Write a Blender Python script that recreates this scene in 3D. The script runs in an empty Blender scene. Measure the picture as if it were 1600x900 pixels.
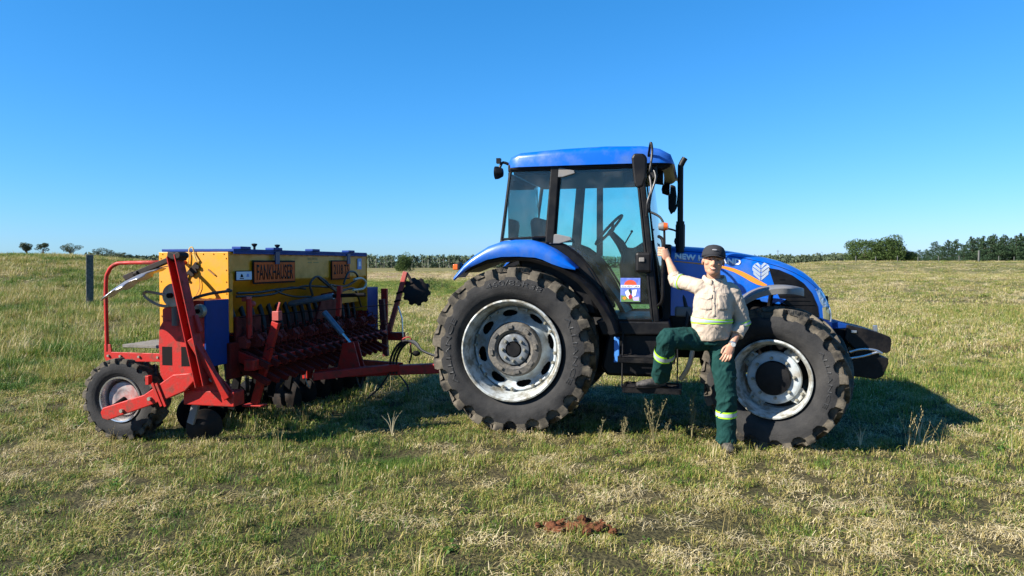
import bpy, bmesh, math, random
import numpy as np
from mathutils import Vector, Matrix, Euler
from mathutils.bvhtree import BVHTree
random.seed(7); RNG = np.random.default_rng(7)
S = bpy.context.scene; COL = S.collection
R = math.radians; PI = math.pi

# ------------------------------------------------------------------ camera, sky, sun, exposure
cam = bpy.data.objects.new('camera', bpy.data.cameras.new('camera')); COL.objects.link(cam)
cam.data.sensor_width = 36; cam.data.lens = 1155/1600*36
cam.data.clip_start = .05; cam.data.clip_end = 9000
cam.location = (0, 0, 1.62); cam.rotation_euler = (R(90)-math.atan(40/1155), 0, 0)
S.camera = cam
SKYFIT = ((1.42, .62), (.86, .86), (.86, 1.46))
SUN_EL, SUN_AZ = R(34), R(23)          # light travels towards (cos AZ, sin AZ)
w = bpy.data.worlds.new('World'); S.world = w; w.use_nodes = True
nt = w.node_tree; bg = nt.nodes['Background']
sky = nt.nodes.new('ShaderNodeTexSky'); sky.sky_type = 'NISHITA'; sky.sun_disc = False
sky.sun_elevation = SUN_EL; sky.sun_rotation = math.atan2(-math.cos(SUN_AZ), -math.sin(SUN_AZ))
sky.air_density = 1.0; sky.dust_density = .2; sky.ozone_density = 2.0; sky.altitude = 100
# the camera of the photograph renders a bluer sky than the model: the same tone curve for the whole dome
sp = nt.nodes.new('ShaderNodeSeparateColor'); cb = nt.nodes.new('ShaderNodeCombineColor'); nt.links.new(sky.outputs[0], sp.inputs[0])
for i, (g_, k_) in enumerate(SKYFIT):
    a_ = nt.nodes.new('ShaderNodeMath'); a_.operation = 'MULTIPLY'; a_.inputs[1].default_value = .1; nt.links.new(sp.outputs[i], a_.inputs[0])
    p_ = nt.nodes.new('ShaderNodeMath'); p_.operation = 'POWER'; p_.inputs[1].default_value = g_; nt.links.new(a_.outputs[0], p_.inputs[0])
    m_ = nt.nodes.new('ShaderNodeMath'); m_.operation = 'MULTIPLY'; m_.inputs[1].default_value = 10*k_; nt.links.new(p_.outputs[0], m_.inputs[0]); nt.links.new(m_.outputs[0], cb.inputs[i])
nt.links.new(cb.outputs[0], bg.inputs['Color'])
bg.inputs['Strength'].default_value = .05
sun = bpy.data.objects.new('sun', bpy.data.lights.new('sun', 'SUN')); COL.objects.link(sun)
sun.data.energy = 5.0; sun.data.angle = R(.5); sun.data.color = (1, .95, .86)
sv = Vector((math.cos(SUN_AZ)*math.cos(SUN_EL), math.sin(SUN_AZ)*math.cos(SUN_EL), -math.sin(SUN_EL)))
sun.rotation_euler = sv.to_track_quat('-Z', 'Y').to_euler()
S.view_settings.view_transform = 'Standard'; S.view_settings.look = 'None'
S.view_settings.exposure = 1.3; S.view_settings.gamma = 1; S.view_settings.use_curve_mapping = False

# ------------------------------------------------------------------ materials
MT = {}
ALB = .85
def mat(name, col, rough=.5, metal=0., col2=None, scale=8., amount=.5, bump=0., bscale=60., coat=0., spec=.5, lo=.4, hi=.65, detail=6):
    if name in MT: return MT[name]
    col = tuple(c*ALB for c in col); col2 = tuple(c*ALB for c in col2) if col2 else None
    m = bpy.data.materials.new(name); m.use_nodes = True; MT[name] = m
    n = m.node_tree.nodes; l = m.node_tree.links; b = n['Principled BSDF']
    b.inputs['Base Color'].default_value = (*col, 1); b.inputs['Roughness'].default_value = rough
    b.inputs['Metallic'].default_value = metal; b.inputs['Specular IOR Level'].default_value = spec
    b.inputs['Coat Weight'].default_value = coat; b.inputs['Coat Roughness'].default_value = .12
    tc = n.new('ShaderNodeTexCoord')
    if col2:
        t = n.new('ShaderNodeTexNoise'); t.inputs['Scale'].default_value = scale; t.inputs['Detail'].default_value = detail
        t.inputs['Roughness'].default_value = .65
        l.new(tc.outputs['Object'], t.inputs['Vector'])
        r = n.new('ShaderNodeMapRange'); r.inputs['From Min'].default_value = lo; r.inputs['From Max'].default_value = hi
        r.inputs['To Max'].default_value = amount
        l.new(t.outputs['Fac'], r.inputs['Value'])
        mx = n.new('ShaderNodeMix'); mx.data_type = 'RGBA'
        mx.inputs[6].default_value = (*col, 1); mx.inputs[7].default_value = (*col2, 1)
        l.new(r.outputs[0], mx.inputs[0]); l.new(mx.outputs[2], b.inputs['Base Color'])
        rr = n.new('ShaderNodeMapRange'); rr.inputs['To Min'].default_value = rough; rr.inputs['To Max'].default_value = min(1, rough+.35)
        l.new(r.outputs[0], rr.inputs['Value']); l.new(rr.outputs[0], b.inputs['Roughness'])
    if bump:
        t = n.new('ShaderNodeTexNoise'); t.inputs['Scale'].default_value = bscale; t.inputs['Detail'].default_value = 5
        l.new(tc.outputs['Object'], t.inputs['Vector'])
        bp = n.new('ShaderNodeBump'); bp.inputs['Strength'].default_value = bump; bp.inputs['Distance'].default_value = .01
        l.new(t.outputs['Fac'], bp.inputs['Height']); l.new(bp.outputs[0], b.inputs['Normal'])
    return m
def glassmat(name, tint, refl=1.0):
    m = bpy.data.materials.new(name); m.use_nodes = True; MT[name] = m
    n = m.node_tree.nodes; l = m.node_tree.links; n.remove(n['Principled BSDF'])
    tr = n.new('ShaderNodeBsdfTransparent'); tr.inputs[0].default_value = (*tint, 1)
    gl = n.new('ShaderNodeBsdfGlossy'); gl.inputs['Roughness'].default_value = .03
    fr = n.new('ShaderNodeFresnel'); fr.inputs[0].default_value = 1.45
    mt = n.new('ShaderNodeMath'); mt.operation = 'MULTIPLY'; mt.inputs[1].default_value = refl
    l.new(fr.outputs[0], mt.inputs[0])
    df = n.new('ShaderNodeBsdfDiffuse'); df.inputs[0].default_value = (.5, .52, .5, 1)
    ms = n.new('ShaderNodeMixShader'); l.new(mt.outputs[0], ms.inputs[0]); l.new(tr.outputs[0], ms.inputs[1]); l.new(gl.outputs[0], ms.inputs[2])
    m2 = n.new('ShaderNodeMixShader')
    tc = n.new('ShaderNodeTexCoord'); t = n.new('ShaderNodeTexNoise'); t.inputs['Scale'].default_value = 5; t.inputs['Detail'].default_value = 8
    l.new(tc.outputs['Object'], t.inputs['Vector'])
    r = n.new('ShaderNodeMapRange'); r.inputs['From Min'].default_value = .45; r.inputs['From Max'].default_value = .8; r.inputs['To Max'].default_value = .07
    r.inputs['To Min'].default_value = .008
    l.new(t.outputs['Fac'], r.inputs['Value']); l.new(r.outputs[0], m2.inputs[0])
    l.new(ms.outputs[0], m2.inputs[1]); l.new(df.outputs[0], m2.inputs[2])
    l.new(m2.outputs[0], n['Material Output'].inputs[0]); return m
DUST = (.24, .20, .15)
BLUE = mat('blue_paint', (.0, .105, .52), .3, 0, (.12, .17, .26), 5.5, .40, .08, 14, coat=.25, detail=12, lo=.44, hi=.72)
BLUE2 = mat('deep_blue_paint', (.001, .040, .22), .5, 0, (.03, .05, .13), 6, .4, .05, 30, spec=.2)
HYDB = mat('cylinder_grey_blue', (.10, .17, .26), .35, .2, (.3, .3, .3), 20, .5)
BLACK = mat('black_plastic', (.004, .004, .005), .42, 0, (.03, .026, .022), 6, .3, .1, 80, spec=.2)
BLKM = mat('black_metal', (.004, .004, .005), .42, .0, (.035, .028, .022), 9, .4, .12, 60, spec=.2)
DARK = mat('dark_engine', (.004, .004, .005), .7, 0, (.02, .017, .015), 9, .5, .3, 30, spec=.1)
RUB = mat('tyre_rubber', (.012, .012, .013), .75, 0, (.066, .062, .058), 3.2, .75, .3, 90, spec=.25, lo=.35, hi=.7)
RUBF = mat('lug_rubber', (.016, .015, .014), .8, 0, (.16, .135, .10), 5, .9, .3, 90, spec=.2, lo=.35, hi=.6)
LET = mat('raised_rubber', (.012, .012, .013), .6)
RIM = mat('worn_white_rim', (.50, .52, .50), .4, .1, (.16, .14, .10), 9, .95, .1, 50, lo=.41, hi=.60, detail=10)
RIMW = mat('pale_disc', (.44, .50, .53), .4, 0, (.22, .18, .12), 7, .8, .06, 40, lo=.42, hi=.66, detail=10)
CAST = mat('grimy_cast_iron', (.06, .058, .055), .6, .2, (.22, .19, .15), 14, .7, .5, 35)
NUT = mat('wheel_nut_zinc', (.34, .32, .25), .45, .5, (.1, .08, .05), 40, .5)
CHR = mat('bright_steel', (.7, .7, .7), .25, .9, (.3, .25, .2), 14, .4)
GREYF = mat('grey_fender_plastic', (.16, .16, .165), .5, 0, DUST, 8, .5, .1, 60)
RED = mat('seeder_red_paint', (.42, .016, .010), .5, 0, (.15, .035, .02), 13, .75, .15, 50, spec=.3, lo=.50, hi=.63, detail=12)
REDD = mat('shaded_red_paint', (.14, .009, .007), .6, 0, (.05, .015, .01), 9, .7, .2, 50, spec=.2)  # shade of the drill front put into this darker red; mottling is grime
REDF = mat('faded_red_paint', (.42, .05, .04), .5, 0, (.35, .12, .09), 5, .6, .12, 50)
YEL = mat('seeder_yellow_paint', (.76, .315, .006), .42, 0, (.54, .23, .02), 7, .6, .08, 12, lo=.46, hi=.66, detail=12)
ORG = mat('orange_sign', (.72, .13, .025), .6, 0, (.45, .10, .03), 20, .3, spec=.1)
INK = mat('black_ink', (.008, .006, .006), .6, spec=.1)
WHITE = mat('white_print', (.88, .89, .9), .4)
HUBG = mat('grimy_grey_hub', (.17, .19, .21), .5, .2, (.07, .065, .055), 14, .8)
LBL = mat('pale_label', (.55, .68, .8), .4)
LBLB = mat('blue_label', (.05, .25, .65), .4)
STR = mat('orange_stripe', (.75, .26, .02), .4)
AMB = mat('amber_lens', (.75, .12, .01), .2, coat=.6)
HOSE = mat('black_hose', (.006, .006, .007), .45, 0, (.03, .026, .024), 15, .4)
CREAM = mat('cream_hose', (.62, .55, .42), .5)
STEEL = mat('worn_disc_steel', (.45, .45, .46), .28, .85, (.25, .17, .1), 12, .5, .08, 40)
DISCD = mat('dark_disc_steel', (.012, .011, .011), .6, 0, (.05, .03, .02), 10, .6, spec=.2)
WOOD = mat('weathered_board', (.20, .18, .15), .8, 0, (.09, .08, .07), 12, .7, .4, 40)
CONC = mat('weathered_post', (.13, .13, .115), .9, 0, (.045, .05, .045), 14, .8, .6, 60)
SEATM = mat('dark_seat', (.02, .022, .03), .8)
GLASS = glassmat('tinted_cab_glass', (.76, .95, .93), 1.0)
LENS = mat('headlight_lens', (.25, .36, .45), .08, .3, (.6, .65, .7), 30, .6, coat=1)
LENSY = mat('lower_lens', (.45, .42, .22), .1, .2, coat=1)
SKIN = mat('skin_tone', (.58, .31, .20), .55, 0, (.48, .21, .13), 25, .5, .08, 180, spec=.35)  # skin's own colour with random mottling
BEARD = mat('stubble', (.16, .09, .06), .8)
BEARD2 = mat('stubble_skin', (.27, .14, .10), .75, 0, (.18, .09, .06), 90, .8, spec=.2)
HAIR = mat('dark_hair', (.012, .009, .008), .7)
CAPM = mat('black_cap_cloth', (.014, .014, .017), .85, 0, (.03, .03, .035), 60, .5, .3, 300)
LIP = mat('lip', (.26, .06, .05), .5)
EYE = mat('dark_eye', (.02, .014, .012), .3)
TEETH = mat('teeth', (.75, .72, .66), .3)
BOOT = mat('dusty_boot', (.035, .032, .03), .6, 0, (.14, .12, .1), 20, .7, .3, 80)
WATCH = mat('watch_face', (.75, .75, .72), .2, .3)
SILV = mat('silver_reflective', (.42, .47, .52), .35, .2, (.52, .56, .6), 40, .5)
LIME = mat('lime_band', (.42, .80, .03), .55)
def cloth(name, c, c2, wr=.5, sc=7):
    m = mat(name, c, .85, 0, c2, 9, .45, 0, spec=.2); n = m.node_tree.nodes; l = m.node_tree.links; b = n['Principled BSDF']
    tc = n.new('ShaderNodeTexCoord'); mp = n.new('ShaderNodeMapping'); mp.inputs['Scale'].default_value = (1, 1, .55); mp.inputs['Rotation'].default_value = (0, .5, 0)
    l.new(tc.outputs['Object'], mp.inputs[0])
    t = n.new('ShaderNodeTexNoise'); t.inputs['Scale'].default_value = sc; t.inputs['Detail'].default_value = 3; t.inputs['Distortion'].default_value = 1.2
    l.new(mp.outputs[0], t.inputs['Vector'])
    t2 = n.new('ShaderNodeTexNoise'); t2.inputs['Scale'].default_value = 260
    l.new(tc.outputs['Object'], t2.inputs['Vector'])
    b1 = n.new('ShaderNodeBump'); b1.inputs['Strength'].default_value = wr; b1.inputs['Distance'].default_value = .05
    b2 = n.new('ShaderNodeBump'); b2.inputs['Strength'].default_value = .2; b2.inputs['Distance'].default_value = .003
    l.new(t.outputs['Fac'], b1.inputs['Height']); l.new(t2.outputs['Fac'], b2.inputs['Height'])
    l.new(b1.outputs[0], b2.inputs['Normal']); l.new(b2.outputs[0], b.inputs['Normal']); return m
SHIRT = cloth('beige_work_shirt', (.50, .405, .315), (.42, .33, .25), .5, 8)
PANT = cloth('dark_green_trousers', (.007, .046, .040), (.004, .030, .027), .5, 8)

# ------------------------------------------------------------------ mesh helpers
class G:
    def __init__(s): s.v = []; s.f = []
    def add(s, v, f):
        o = len(s.v); s.v += [tuple(p) for p in v]; s.f += [tuple(i+o for i in q) for q in f]; return s
    def box(s, c, d, rot=None):
        x, y, z = d[0]/2, d[1]/2, d[2]/2
        v = [Vector((a*x, b*y, e*z)) for a in (-1, 1) for b in (-1, 1) for e in (-1, 1)]
        if rot: M = Euler(rot).to_matrix(); v = [M @ p for p in v]
        c = Vector(c); v = [p+c for p in v]
        return s.add(v, [(0, 1, 3, 2), (4, 6, 7, 5), (0, 4, 5, 1), (2, 3, 7, 6), (0, 2, 6, 4), (1, 5, 7, 3)])
    def bar(s, a, b, wd, ht, up=(0, 1, 0)):            # box beam from a to b; ht measured in plane perpendicular to up
        a = Vector(a); b = Vector(b); d = (b-a).normalized(); u = Vector(up); u = (u-d*u.dot(d)).normalized(); n = d.cross(u)
        v = []
        for p in (a, b):
            for i, j in ((-1, -1), (1, -1), (1, 1), (-1, 1)): v.append(p+u*(i*wd/2)+n*(j*ht/2))
        return s.add(v, [(0, 3, 2, 1), (4, 5, 6, 7), (0, 1, 5, 4), (1, 2, 6, 5), (2, 3, 7, 6), (3, 0, 4, 7)])
    def prism(s, pts, y0, y1):                          # outline in xz, extruded in y
        n = len(pts); v = [(p[0], y0, p[1]) for p in pts]+[(p[0], y1, p[1]) for p in pts]
        f = [tuple(range(n)), tuple(range(2*n-1, n-1, -1))]+[(i, i+n, (i+1) % n+n, (i+1) % n) for i in range(n)]
        return s.add(v, f)
    def prismx(s, pts, x0, x1):                         # outline in yz, extruded in x
        n = len(pts); v = [(x0, p[0], p[1]) for p in pts]+[(x1, p[0], p[1]) for p in pts]
        f = [tuple(range(n)), tuple(range(2*n-1, n-1, -1))]+[(i, i+n, (i+1) % n+n, (i+1) % n) for i in range(n)]
        return s.add(v, f)
    def tube(s, pts, r, n=8, smooth=0, front=None):     # r scalar, or list of scalars / (ra, rb)
        P = [Vector(p) for p in pts]; k = len(P)
        rr = list(r) if isinstance(r, (list, tuple)) else [r]*k
        rr = [q if isinstance(q, tuple) else (q, q) for q in rr]
        if smooth:
            NP, NR = [], []
            for i in range(k-1):
                p0, p1, p2, p3 = P[max(i-1, 0)], P[i], P[i+1], P[min(i+2, k-1)]
                for j in range(smooth):
                    t = j/smooth
                    NP.append(.5*((2*p1)+(p2-p0)*t+(2*p0-5*p1+4*p2-p3)*t*t+(3*p1-p0-3*p2+p3)*t**3))
                    q = t*t*(3-2*t)
                    NR.append(tuple(rr[i][m]*(1-q)+rr[i+1][m]*q for m in (0, 1)))
            NP.append(P[-1]); NR.append(rr[-1]); P, rr = NP, NR; k = len(P)
        v = []; u = None
        for i in range(k):
            d = (P[min(i+1, k-1)]-P[max(i-1, 0)]).normalized()
            if front is not None:
                b = Vector(front); b = (b-d*b.dot(d)).normalized(); u = b.cross(d)
            else:
                if u is None: u = d.orthogonal().normalized()
                u = (u-d*u.dot(d)).normalized(); b = d.cross(u)
            for j in range(n):
                a = 2*PI*j/n; v.append(P[i]+u*(math.cos(a)*rr[i][0])+b*(math.sin(a)*rr[i][1]))
        f = [(i*n+j, i*n+(j+1) % n, (i+1)*n+(j+1) % n, (i+1)*n+j) for i in range(k-1) for j in range(n)]
        f += [tuple(range(n-1, -1, -1)), tuple((k-1)*n+j for j in range(n))]
        return s.add(v, f)
    def cyl(s, a, b, r, n=16, r2=None): return s.tube([a, b], [r, r if r2 is None else r2], n)
    def lathe(s, prof, n=48, axis='y', c=(0, 0, 0), close=False):   # prof: (radius, along)
        m = len(prof); v = []
        for i in range(n):
            a = 2*PI*i/n; ca, sa = math.cos(a), math.sin(a)
            for r, h in prof:
                p = {'y': (r*ca, h, r*sa), 'z': (r*ca, r*sa, h), 'x': (h, r*ca, r*sa)}[axis]
                v.append((p[0]+c[0], p[1]+c[1], p[2]+c[2]))
        q = m if close else m-1
        f = [(i*m+j, i*m+(j+1) % m, ((i+1) % n)*m+(j+1) % m, ((i+1) % n)*m+j) for i in range(n) for j in range(q)]
        return s.add(v, f)
    def ball(s, c, r, n=16, m=10, rot=None):
        r = r if isinstance(r, tuple) else (r, r, r); v = []
        for i in range(m+1):
            t = PI*i/m
            for j in range(n):
                a = 2*PI*j/n; v.append(Vector((r[0]*math.sin(t)*math.cos(a), r[1]*math.sin(t)*math.sin(a), r[2]*math.cos(t))))
        if rot: M = Euler(rot).to_matrix(); v = [M @ p for p in v]
        v = [p+Vector(c) for p in v]
        return s.add(v, [(i*n+j, (i+1)*n+j, (i+1)*n+(j+1) % n, i*n+(j+1) % n) for i in range(m) for j in range(n)])
    def mesh(s, name, m=None, smooth=False, clean=True):
        me = bpy.data.meshes.new(name); me.from_pydata([tuple(p) for p in s.v], [], s.f)
        if clean:
            bm = bmesh.new(); bm.from_mesh(me); bmesh.ops.remove_doubles(bm, verts=bm.verts, dist=1e-5)
            bmesh.ops.recalc_face_normals(bm, faces=bm.faces); bm.to_mesh(me); bm.free()
        if m: me.materials.append(m)
        if smooth: me.shade_smooth()
        return me
    def build(s, name, m, parent=None, smooth=False, bevel=0, loc=(0, 0, 0), rot=(0, 0, 0), auto=35):
        me = s.mesh(name, m, smooth); o = bpy.data.objects.new(name, me); COL.objects.link(o)
        if smooth and auto:
            me.set_sharp_from_angle(angle=R(auto))
        if bevel:
            b = o.modifiers.new('bevel', 'BEVEL'); b.width = bevel; b.segments = 2; b.limit_method = 'ANGLE'; b.angle_limit = R(35); b.harden_normals = False
        if parent: o.parent = parent
        o.location = loc; o.rotation_euler = rot; return o
def inst(me, name, parent, loc=(0, 0, 0), rot=(0, 0, 0), sc=(1, 1, 1)):
    o = bpy.data.objects.new(name, me); COL.objects.link(o); o.parent = parent; o.location = loc; o.rotation_euler = rot; o.scale = sc; return o
def thing(name, label, cat, loc=(0, 0, 0), rz=0, group=None):
    o = bpy.data.objects.new(name, None); COL.objects.link(o); o.location = loc; o.rotation_euler = (0, 0, rz)
    o['label'] = label; o['category'] = cat
    if group: o['group'] = group
    return o
def tag(o, label, cat, group=None):
    o['label'] = label; o['category'] = cat
    if group: o['group'] = group
    return o
def text2d(txt, box, bold=0, res=3):                    # flat text fitted to box (x0, z0, x1, z1); returns bmesh in xy
    c = bpy.data.curves.new('t', 'FONT'); c.body = txt; c.offset = bold; c.resolution_u = res
    o = bpy.data.objects.new('t', c); me = bpy.data.meshes.new_from_object(o)
    bm = bmesh.new(); bm.from_mesh(me)
    xs = [v.co.x for v in bm.verts]; ys = [v.co.y for v in bm.verts]
    x0, x1, y0, y1 = min(xs), max(xs), min(ys), max(ys)
    for v in bm.verts:
        v.co.x = box[0]+(v.co.x-x0)/(x1-x0)*(box[2]-box[0]); v.co.y = box[1]+(v.co.y-y0)/(y1-y0)*(box[3]-box[1]); v.co.z = 0
    bpy.data.objects.remove(o); bpy.data.curves.remove(c); return bm
def polybm(pts):
    bm = bmesh.new(); f = bm.faces.new([bm.verts.new((p[0], p[1], 0)) for p in pts]); bmesh.ops.triangulate(bm, faces=[f]); return bm
def cut(bm, step):
    xs = [v.co.x for v in bm.verts]; ys = [v.co.y for v in bm.verts]
    for ax, lo, hi in ((0, min(xs), max(xs)), (1, min(ys), max(ys))):
        t = lo+step
        while t < hi:
            no = (1, 0, 0) if ax == 0 else (0, 1, 0); co = (t, 0, 0) if ax == 0 else (0, t, 0)
            bmesh.ops.bisect_plane(bm, geom=bm.verts[:]+bm.edges[:]+bm.faces[:], plane_co=co, plane_no=no); t += step
    return bm
def mapped(bm, fn, name, m, parent, thick=0, smooth=False):   # maps (x, y) -> 3D point through fn
    for v in bm.verts: v.co = Vector(fn(v.co.x, v.co.y))
    if thick:
        bmesh.ops.recalc_face_normals(bm, faces=bm.faces)
        r = bmesh.ops.solidify(bm, geom=bm.faces[:], thickness=thick)
    me = bpy.data.meshes.new(name); bm.to_mesh(me); bm.free(); me.materials.append(m)
    if smooth: me.shade_smooth()
    o = bpy.data.objects.new(name, me); COL.objects.link(o); o.parent = parent; return o

# ------------------------------------------------------------------ terrain
def sst(a, b, x): t = np.clip((x-a)/(b-a), 0, 1); return t*t*(3-2*t)
def vnoise(x, y, sc, seed=0):
    x = np.asarray(x)/sc+seed*17.3; y = np.asarray(y)/sc+seed*9.1
    xi = np.floor(x).astype(np.int64); yi = np.floor(y).astype(np.int64); fx = x-xi; fy = y-yi
    fx = fx*fx*(3-2*fx); fy = fy*fy*(3-2*fy)
    def h(a, b):
        n = (a*374761393+b*668265263+seed*1442695041) & 0x7fffffff; n = ((n ^ (n >> 13))*1274126177) & 0x7fffffff
        return ((n ^ (n >> 16)) & 0xffff)/65535.
    return (h(xi, yi)*(1-fx)+h(xi+1, yi)*fx)*(1-fy)+(h(xi, yi+1)*(1-fx)+h(xi+1, yi+1)*fx)*fy
def height(x, y):
    x = np.asarray(x, float); y = np.asarray(y, float); D = np.hypot(x, y); u = np.arctan2(x, np.where(np.abs(y) < 1e-6, 1e-6, y))
    l = sst(.20, .58, -u)*sst(-3.2, -2.2, u); r = sst(.24, .42, u)*sst(-3.1, -2.2, -u)
    A = 2.15*sst(9, 68, D)-.8*sst(80, 400, D)
    B = 1.75*sst(25, 130, D)-.6*sst(150, 500, D)
    Cc = -2.6*sst(40, 500, D)
    z = l*A+r*B+(1-l-r)*Cc
    n = (vnoise(x, y, 2.3, 3)-.5)*.07+(vnoise(x, y, .7, 4)-.5)*.035+(vnoise(x, y, 11, 5)-.5)*.25*sst(14, 40, D)
    n = n*(1-sst(200, 600, D))
    z = z+n-.012
    z = z-.06*np.exp(-(((x+1.12)/.36)**2+((y-6.05)/.28)**2)**2)      # the dug hollow
    return z
def hz(x, y): return float(height(x, y))
def patch_nodes(nt_):                                   # shared colour field of the pasture
    n = nt_.nodes; l = nt_.links; geo = n.new('ShaderNodeNewGeometry')
    def noise(sc, det=4):
        t = n.new('ShaderNodeTexNoise'); t.inputs['Scale'].default_value = sc; t.inputs['Detail'].default_value = det
        l.new(geo.outputs['Position'], t.inputs['Vector']); return t.outputs['Fac']
    a = noise(.16, 5); b = noise(1.1, 4)
    m = n.new('ShaderNodeMath'); m.operation = 'ADD'; l.new(a, m.inputs[0]); l.new(b, m.inputs[1])
    r = n.new('ShaderNodeMapRange'); r.inputs['From Min'].default_value = .78; r.inputs['From Max'].default_value = 1.22
    l.new(m.outputs[0], r.inputs['Value'])
    sx = n.new('ShaderNodeSeparateXYZ'); l.new(geo.outputs['Position'], sx.inputs[0])
    def M(op, a_, b_, c_=None):
        x = n.new('ShaderNodeMath'); x.operation = op
        for i_, v_ in enumerate((a_, b_, c_)):
            if v_ is None: continue
            if isinstance(v_, (int, float)): x.inputs[i_].default_value = v_
            else: l.new(v_, x.inputs[i_])
        return x.outputs[0]
    def win(v_, a0, a1, b0, b1):
        q1 = n.new('ShaderNodeMapRange'); q1.inputs[1].default_value = a0; q1.inputs[2].default_value = a1; l.new(v_, q1.inputs[0])
        q2 = n.new('ShaderNodeMapRange'); q2.inputs[1].default_value = b0; q2.inputs[2].default_value = b1; q2.inputs[3].default_value = 1; q2.inputs[4].default_value = 0; l.new(v_, q2.inputs[0])
        return M('MULTIPLY', q1.outputs[0], q2.outputs[0])
    yy = M('ADD', sx.outputs['Y'], M('MULTIPLY', a, 14)); ratio = M('DIVIDE', sx.outputs['X'], M('MAXIMUM', sx.outputs['Y'], 1))
    cen = win(ratio, -.30, -.24, .02, .10)
    grn = M('MULTIPLY', win(yy, 42, 48, 66, 72), cen); tan = M('MULTIPLY', win(yy, 74, 82, 120, 150), cen)
    v_ = M('SUBTRACT', M('ADD', r.outputs[0], M('MULTIPLY', tan, .8)), M('MULTIPLY', grn, .7))
    cl_ = n.new('ShaderNodeClamp'); l.new(v_, cl_.inputs[0]); return cl_.outputs[0], noise, geo, grn, tan
def ground_mat():
    m = bpy.data.materials.new('pasture_soil_and_thatch'); m.use_nodes = True; n = m.node_tree.nodes; l = m.node_tree.links; b = n['Principled BSDF']
    p, noise, geo, grn, tan = patch_nodes(m.node_tree)
    def mix(f, c1, c2):
        x = n.new('ShaderNodeMix'); x.data_type = 'RGBA'; l.new(f, x.inputs[0])
        for i, c in ((6, c1), (7, c2)):
            if isinstance(c, tuple): x.inputs[i].default_value = (*c, 1)
            else: l.new(c, x.inputs[i])
        return x.outputs[2]
    near = mix(p, (.05, .055, .02), (.12, .095, .045))
    # far field: elongated clumps of dry and green grass
    mp = n.new('ShaderNodeMapping'); mp.inputs['Scale'].default_value = (.35, .10, .3); l.new(geo.outputs['Position'], mp.inputs[0])
    t = n.new('ShaderNodeTexNoise'); t.inputs['Scale'].default_value = 1; t.inputs['Detail'].default_value = 9; t.inputs['Roughness'].default_value = .72
    l.new(mp.outputs[0], t.inputs['Vector'])
    rp = n.new('ShaderNodeMapRange'); rp.inputs['From Min'].default_value = .42; rp.inputs['From Max'].default_value = .6; l.new(t.outputs['Fac'], rp.inputs['Value'])
    far = mix(rp.outputs[0], (.10, .10, .034), (.20, .165, .078))
    far = mix(tan, mix(grn, far, (.14, .175, .03)), (.22, .155, .095))
    ln = n.new('ShaderNodeVectorMath'); ln.operation = 'LENGTH'; l.new(geo.outputs['Position'], ln.inputs[0])
    rr = n.new('ShaderNodeMapRange'); rr.inputs['From Min'].default_value = 14; rr.inputs['From Max'].default_value = 60; l.new(ln.outputs['Value'], rr.inputs['Value'])
    fine = noise(35, 6); rf = n.new('ShaderNodeMapRange'); rf.inputs['From Min'].default_value = .35; rf.inputs['From Max'].default_value = .7; l.new(fine, rf.inputs['Value'])
    near2 = mix(rf.outputs[0], (.035, .03, .016), near)
    l.new(mix(rr.outputs[0], near2, far), b.inputs['Base Color'])
    b.inputs['Roughness'].default_value = .95; b.inputs['Specular IOR Level'].default_value = .1
    bp = n.new('ShaderNodeBump'); bp.inputs['Strength'].default_value = .8; bp.inputs['Distance'].default_value = .04
    l.new(fine, bp.inputs['Height']); l.new(bp.outputs[0], b.inputs['Normal'])
    return m
def build_ground():
    az = np.concatenate([np.arange(-58, 58, .28), np.arange(58, 302, 4.0)]); az = np.radians(az)
    rad = [0.6]
    while rad[-1] < 4500: rad.append(rad[-1]*(1.016 if 2.5 < rad[-1] < 150 else 1.06))
    rad = np.array(rad); A, Rr = np.meshgrid(az, rad); X = Rr*np.sin(A); Y = Rr*np.cos(A); Z = height(X, Y)
    n = len(az); k = len(rad); co = np.stack([X, Y, Z], -1).reshape(-1, 3); co = np.vstack([co, [[0, 0, hz(0, 0.01)]]])
    i, j = np.meshgrid(np.arange(k-1), np.arange(n), indexing='ij'); j2 = (j+1) % n
    q = np.stack([i*n+j, i*n+j2, (i+1)*n+j2, (i+1)*n+j], -1).reshape(-1, 4)
    c = len(co)-1; fan = [(c, (a+1) % n, a) for a in range(n)]
    me = bpy.data.meshes.new('ground'); me.from_pydata(co.tolist(), [], q.tolist()+fan); me.materials.append(ground_mat()); me.shade_smooth()
    o = bpy.data.objects.new('ground', me); COL.objects.link(o); o['kind'] = 'structure'
    bm = bmesh.new(); bm.from_mesh(me); bmesh.ops.recalc_face_normals(bm, faces=bm.faces)
    if sum(f.normal.z for f in list(bm.faces)[:200]) < 0: bmesh.ops.reverse_faces(bm, faces=bm.faces)
    bm.to_mesh(me); bm.free()
build_ground()

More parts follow.
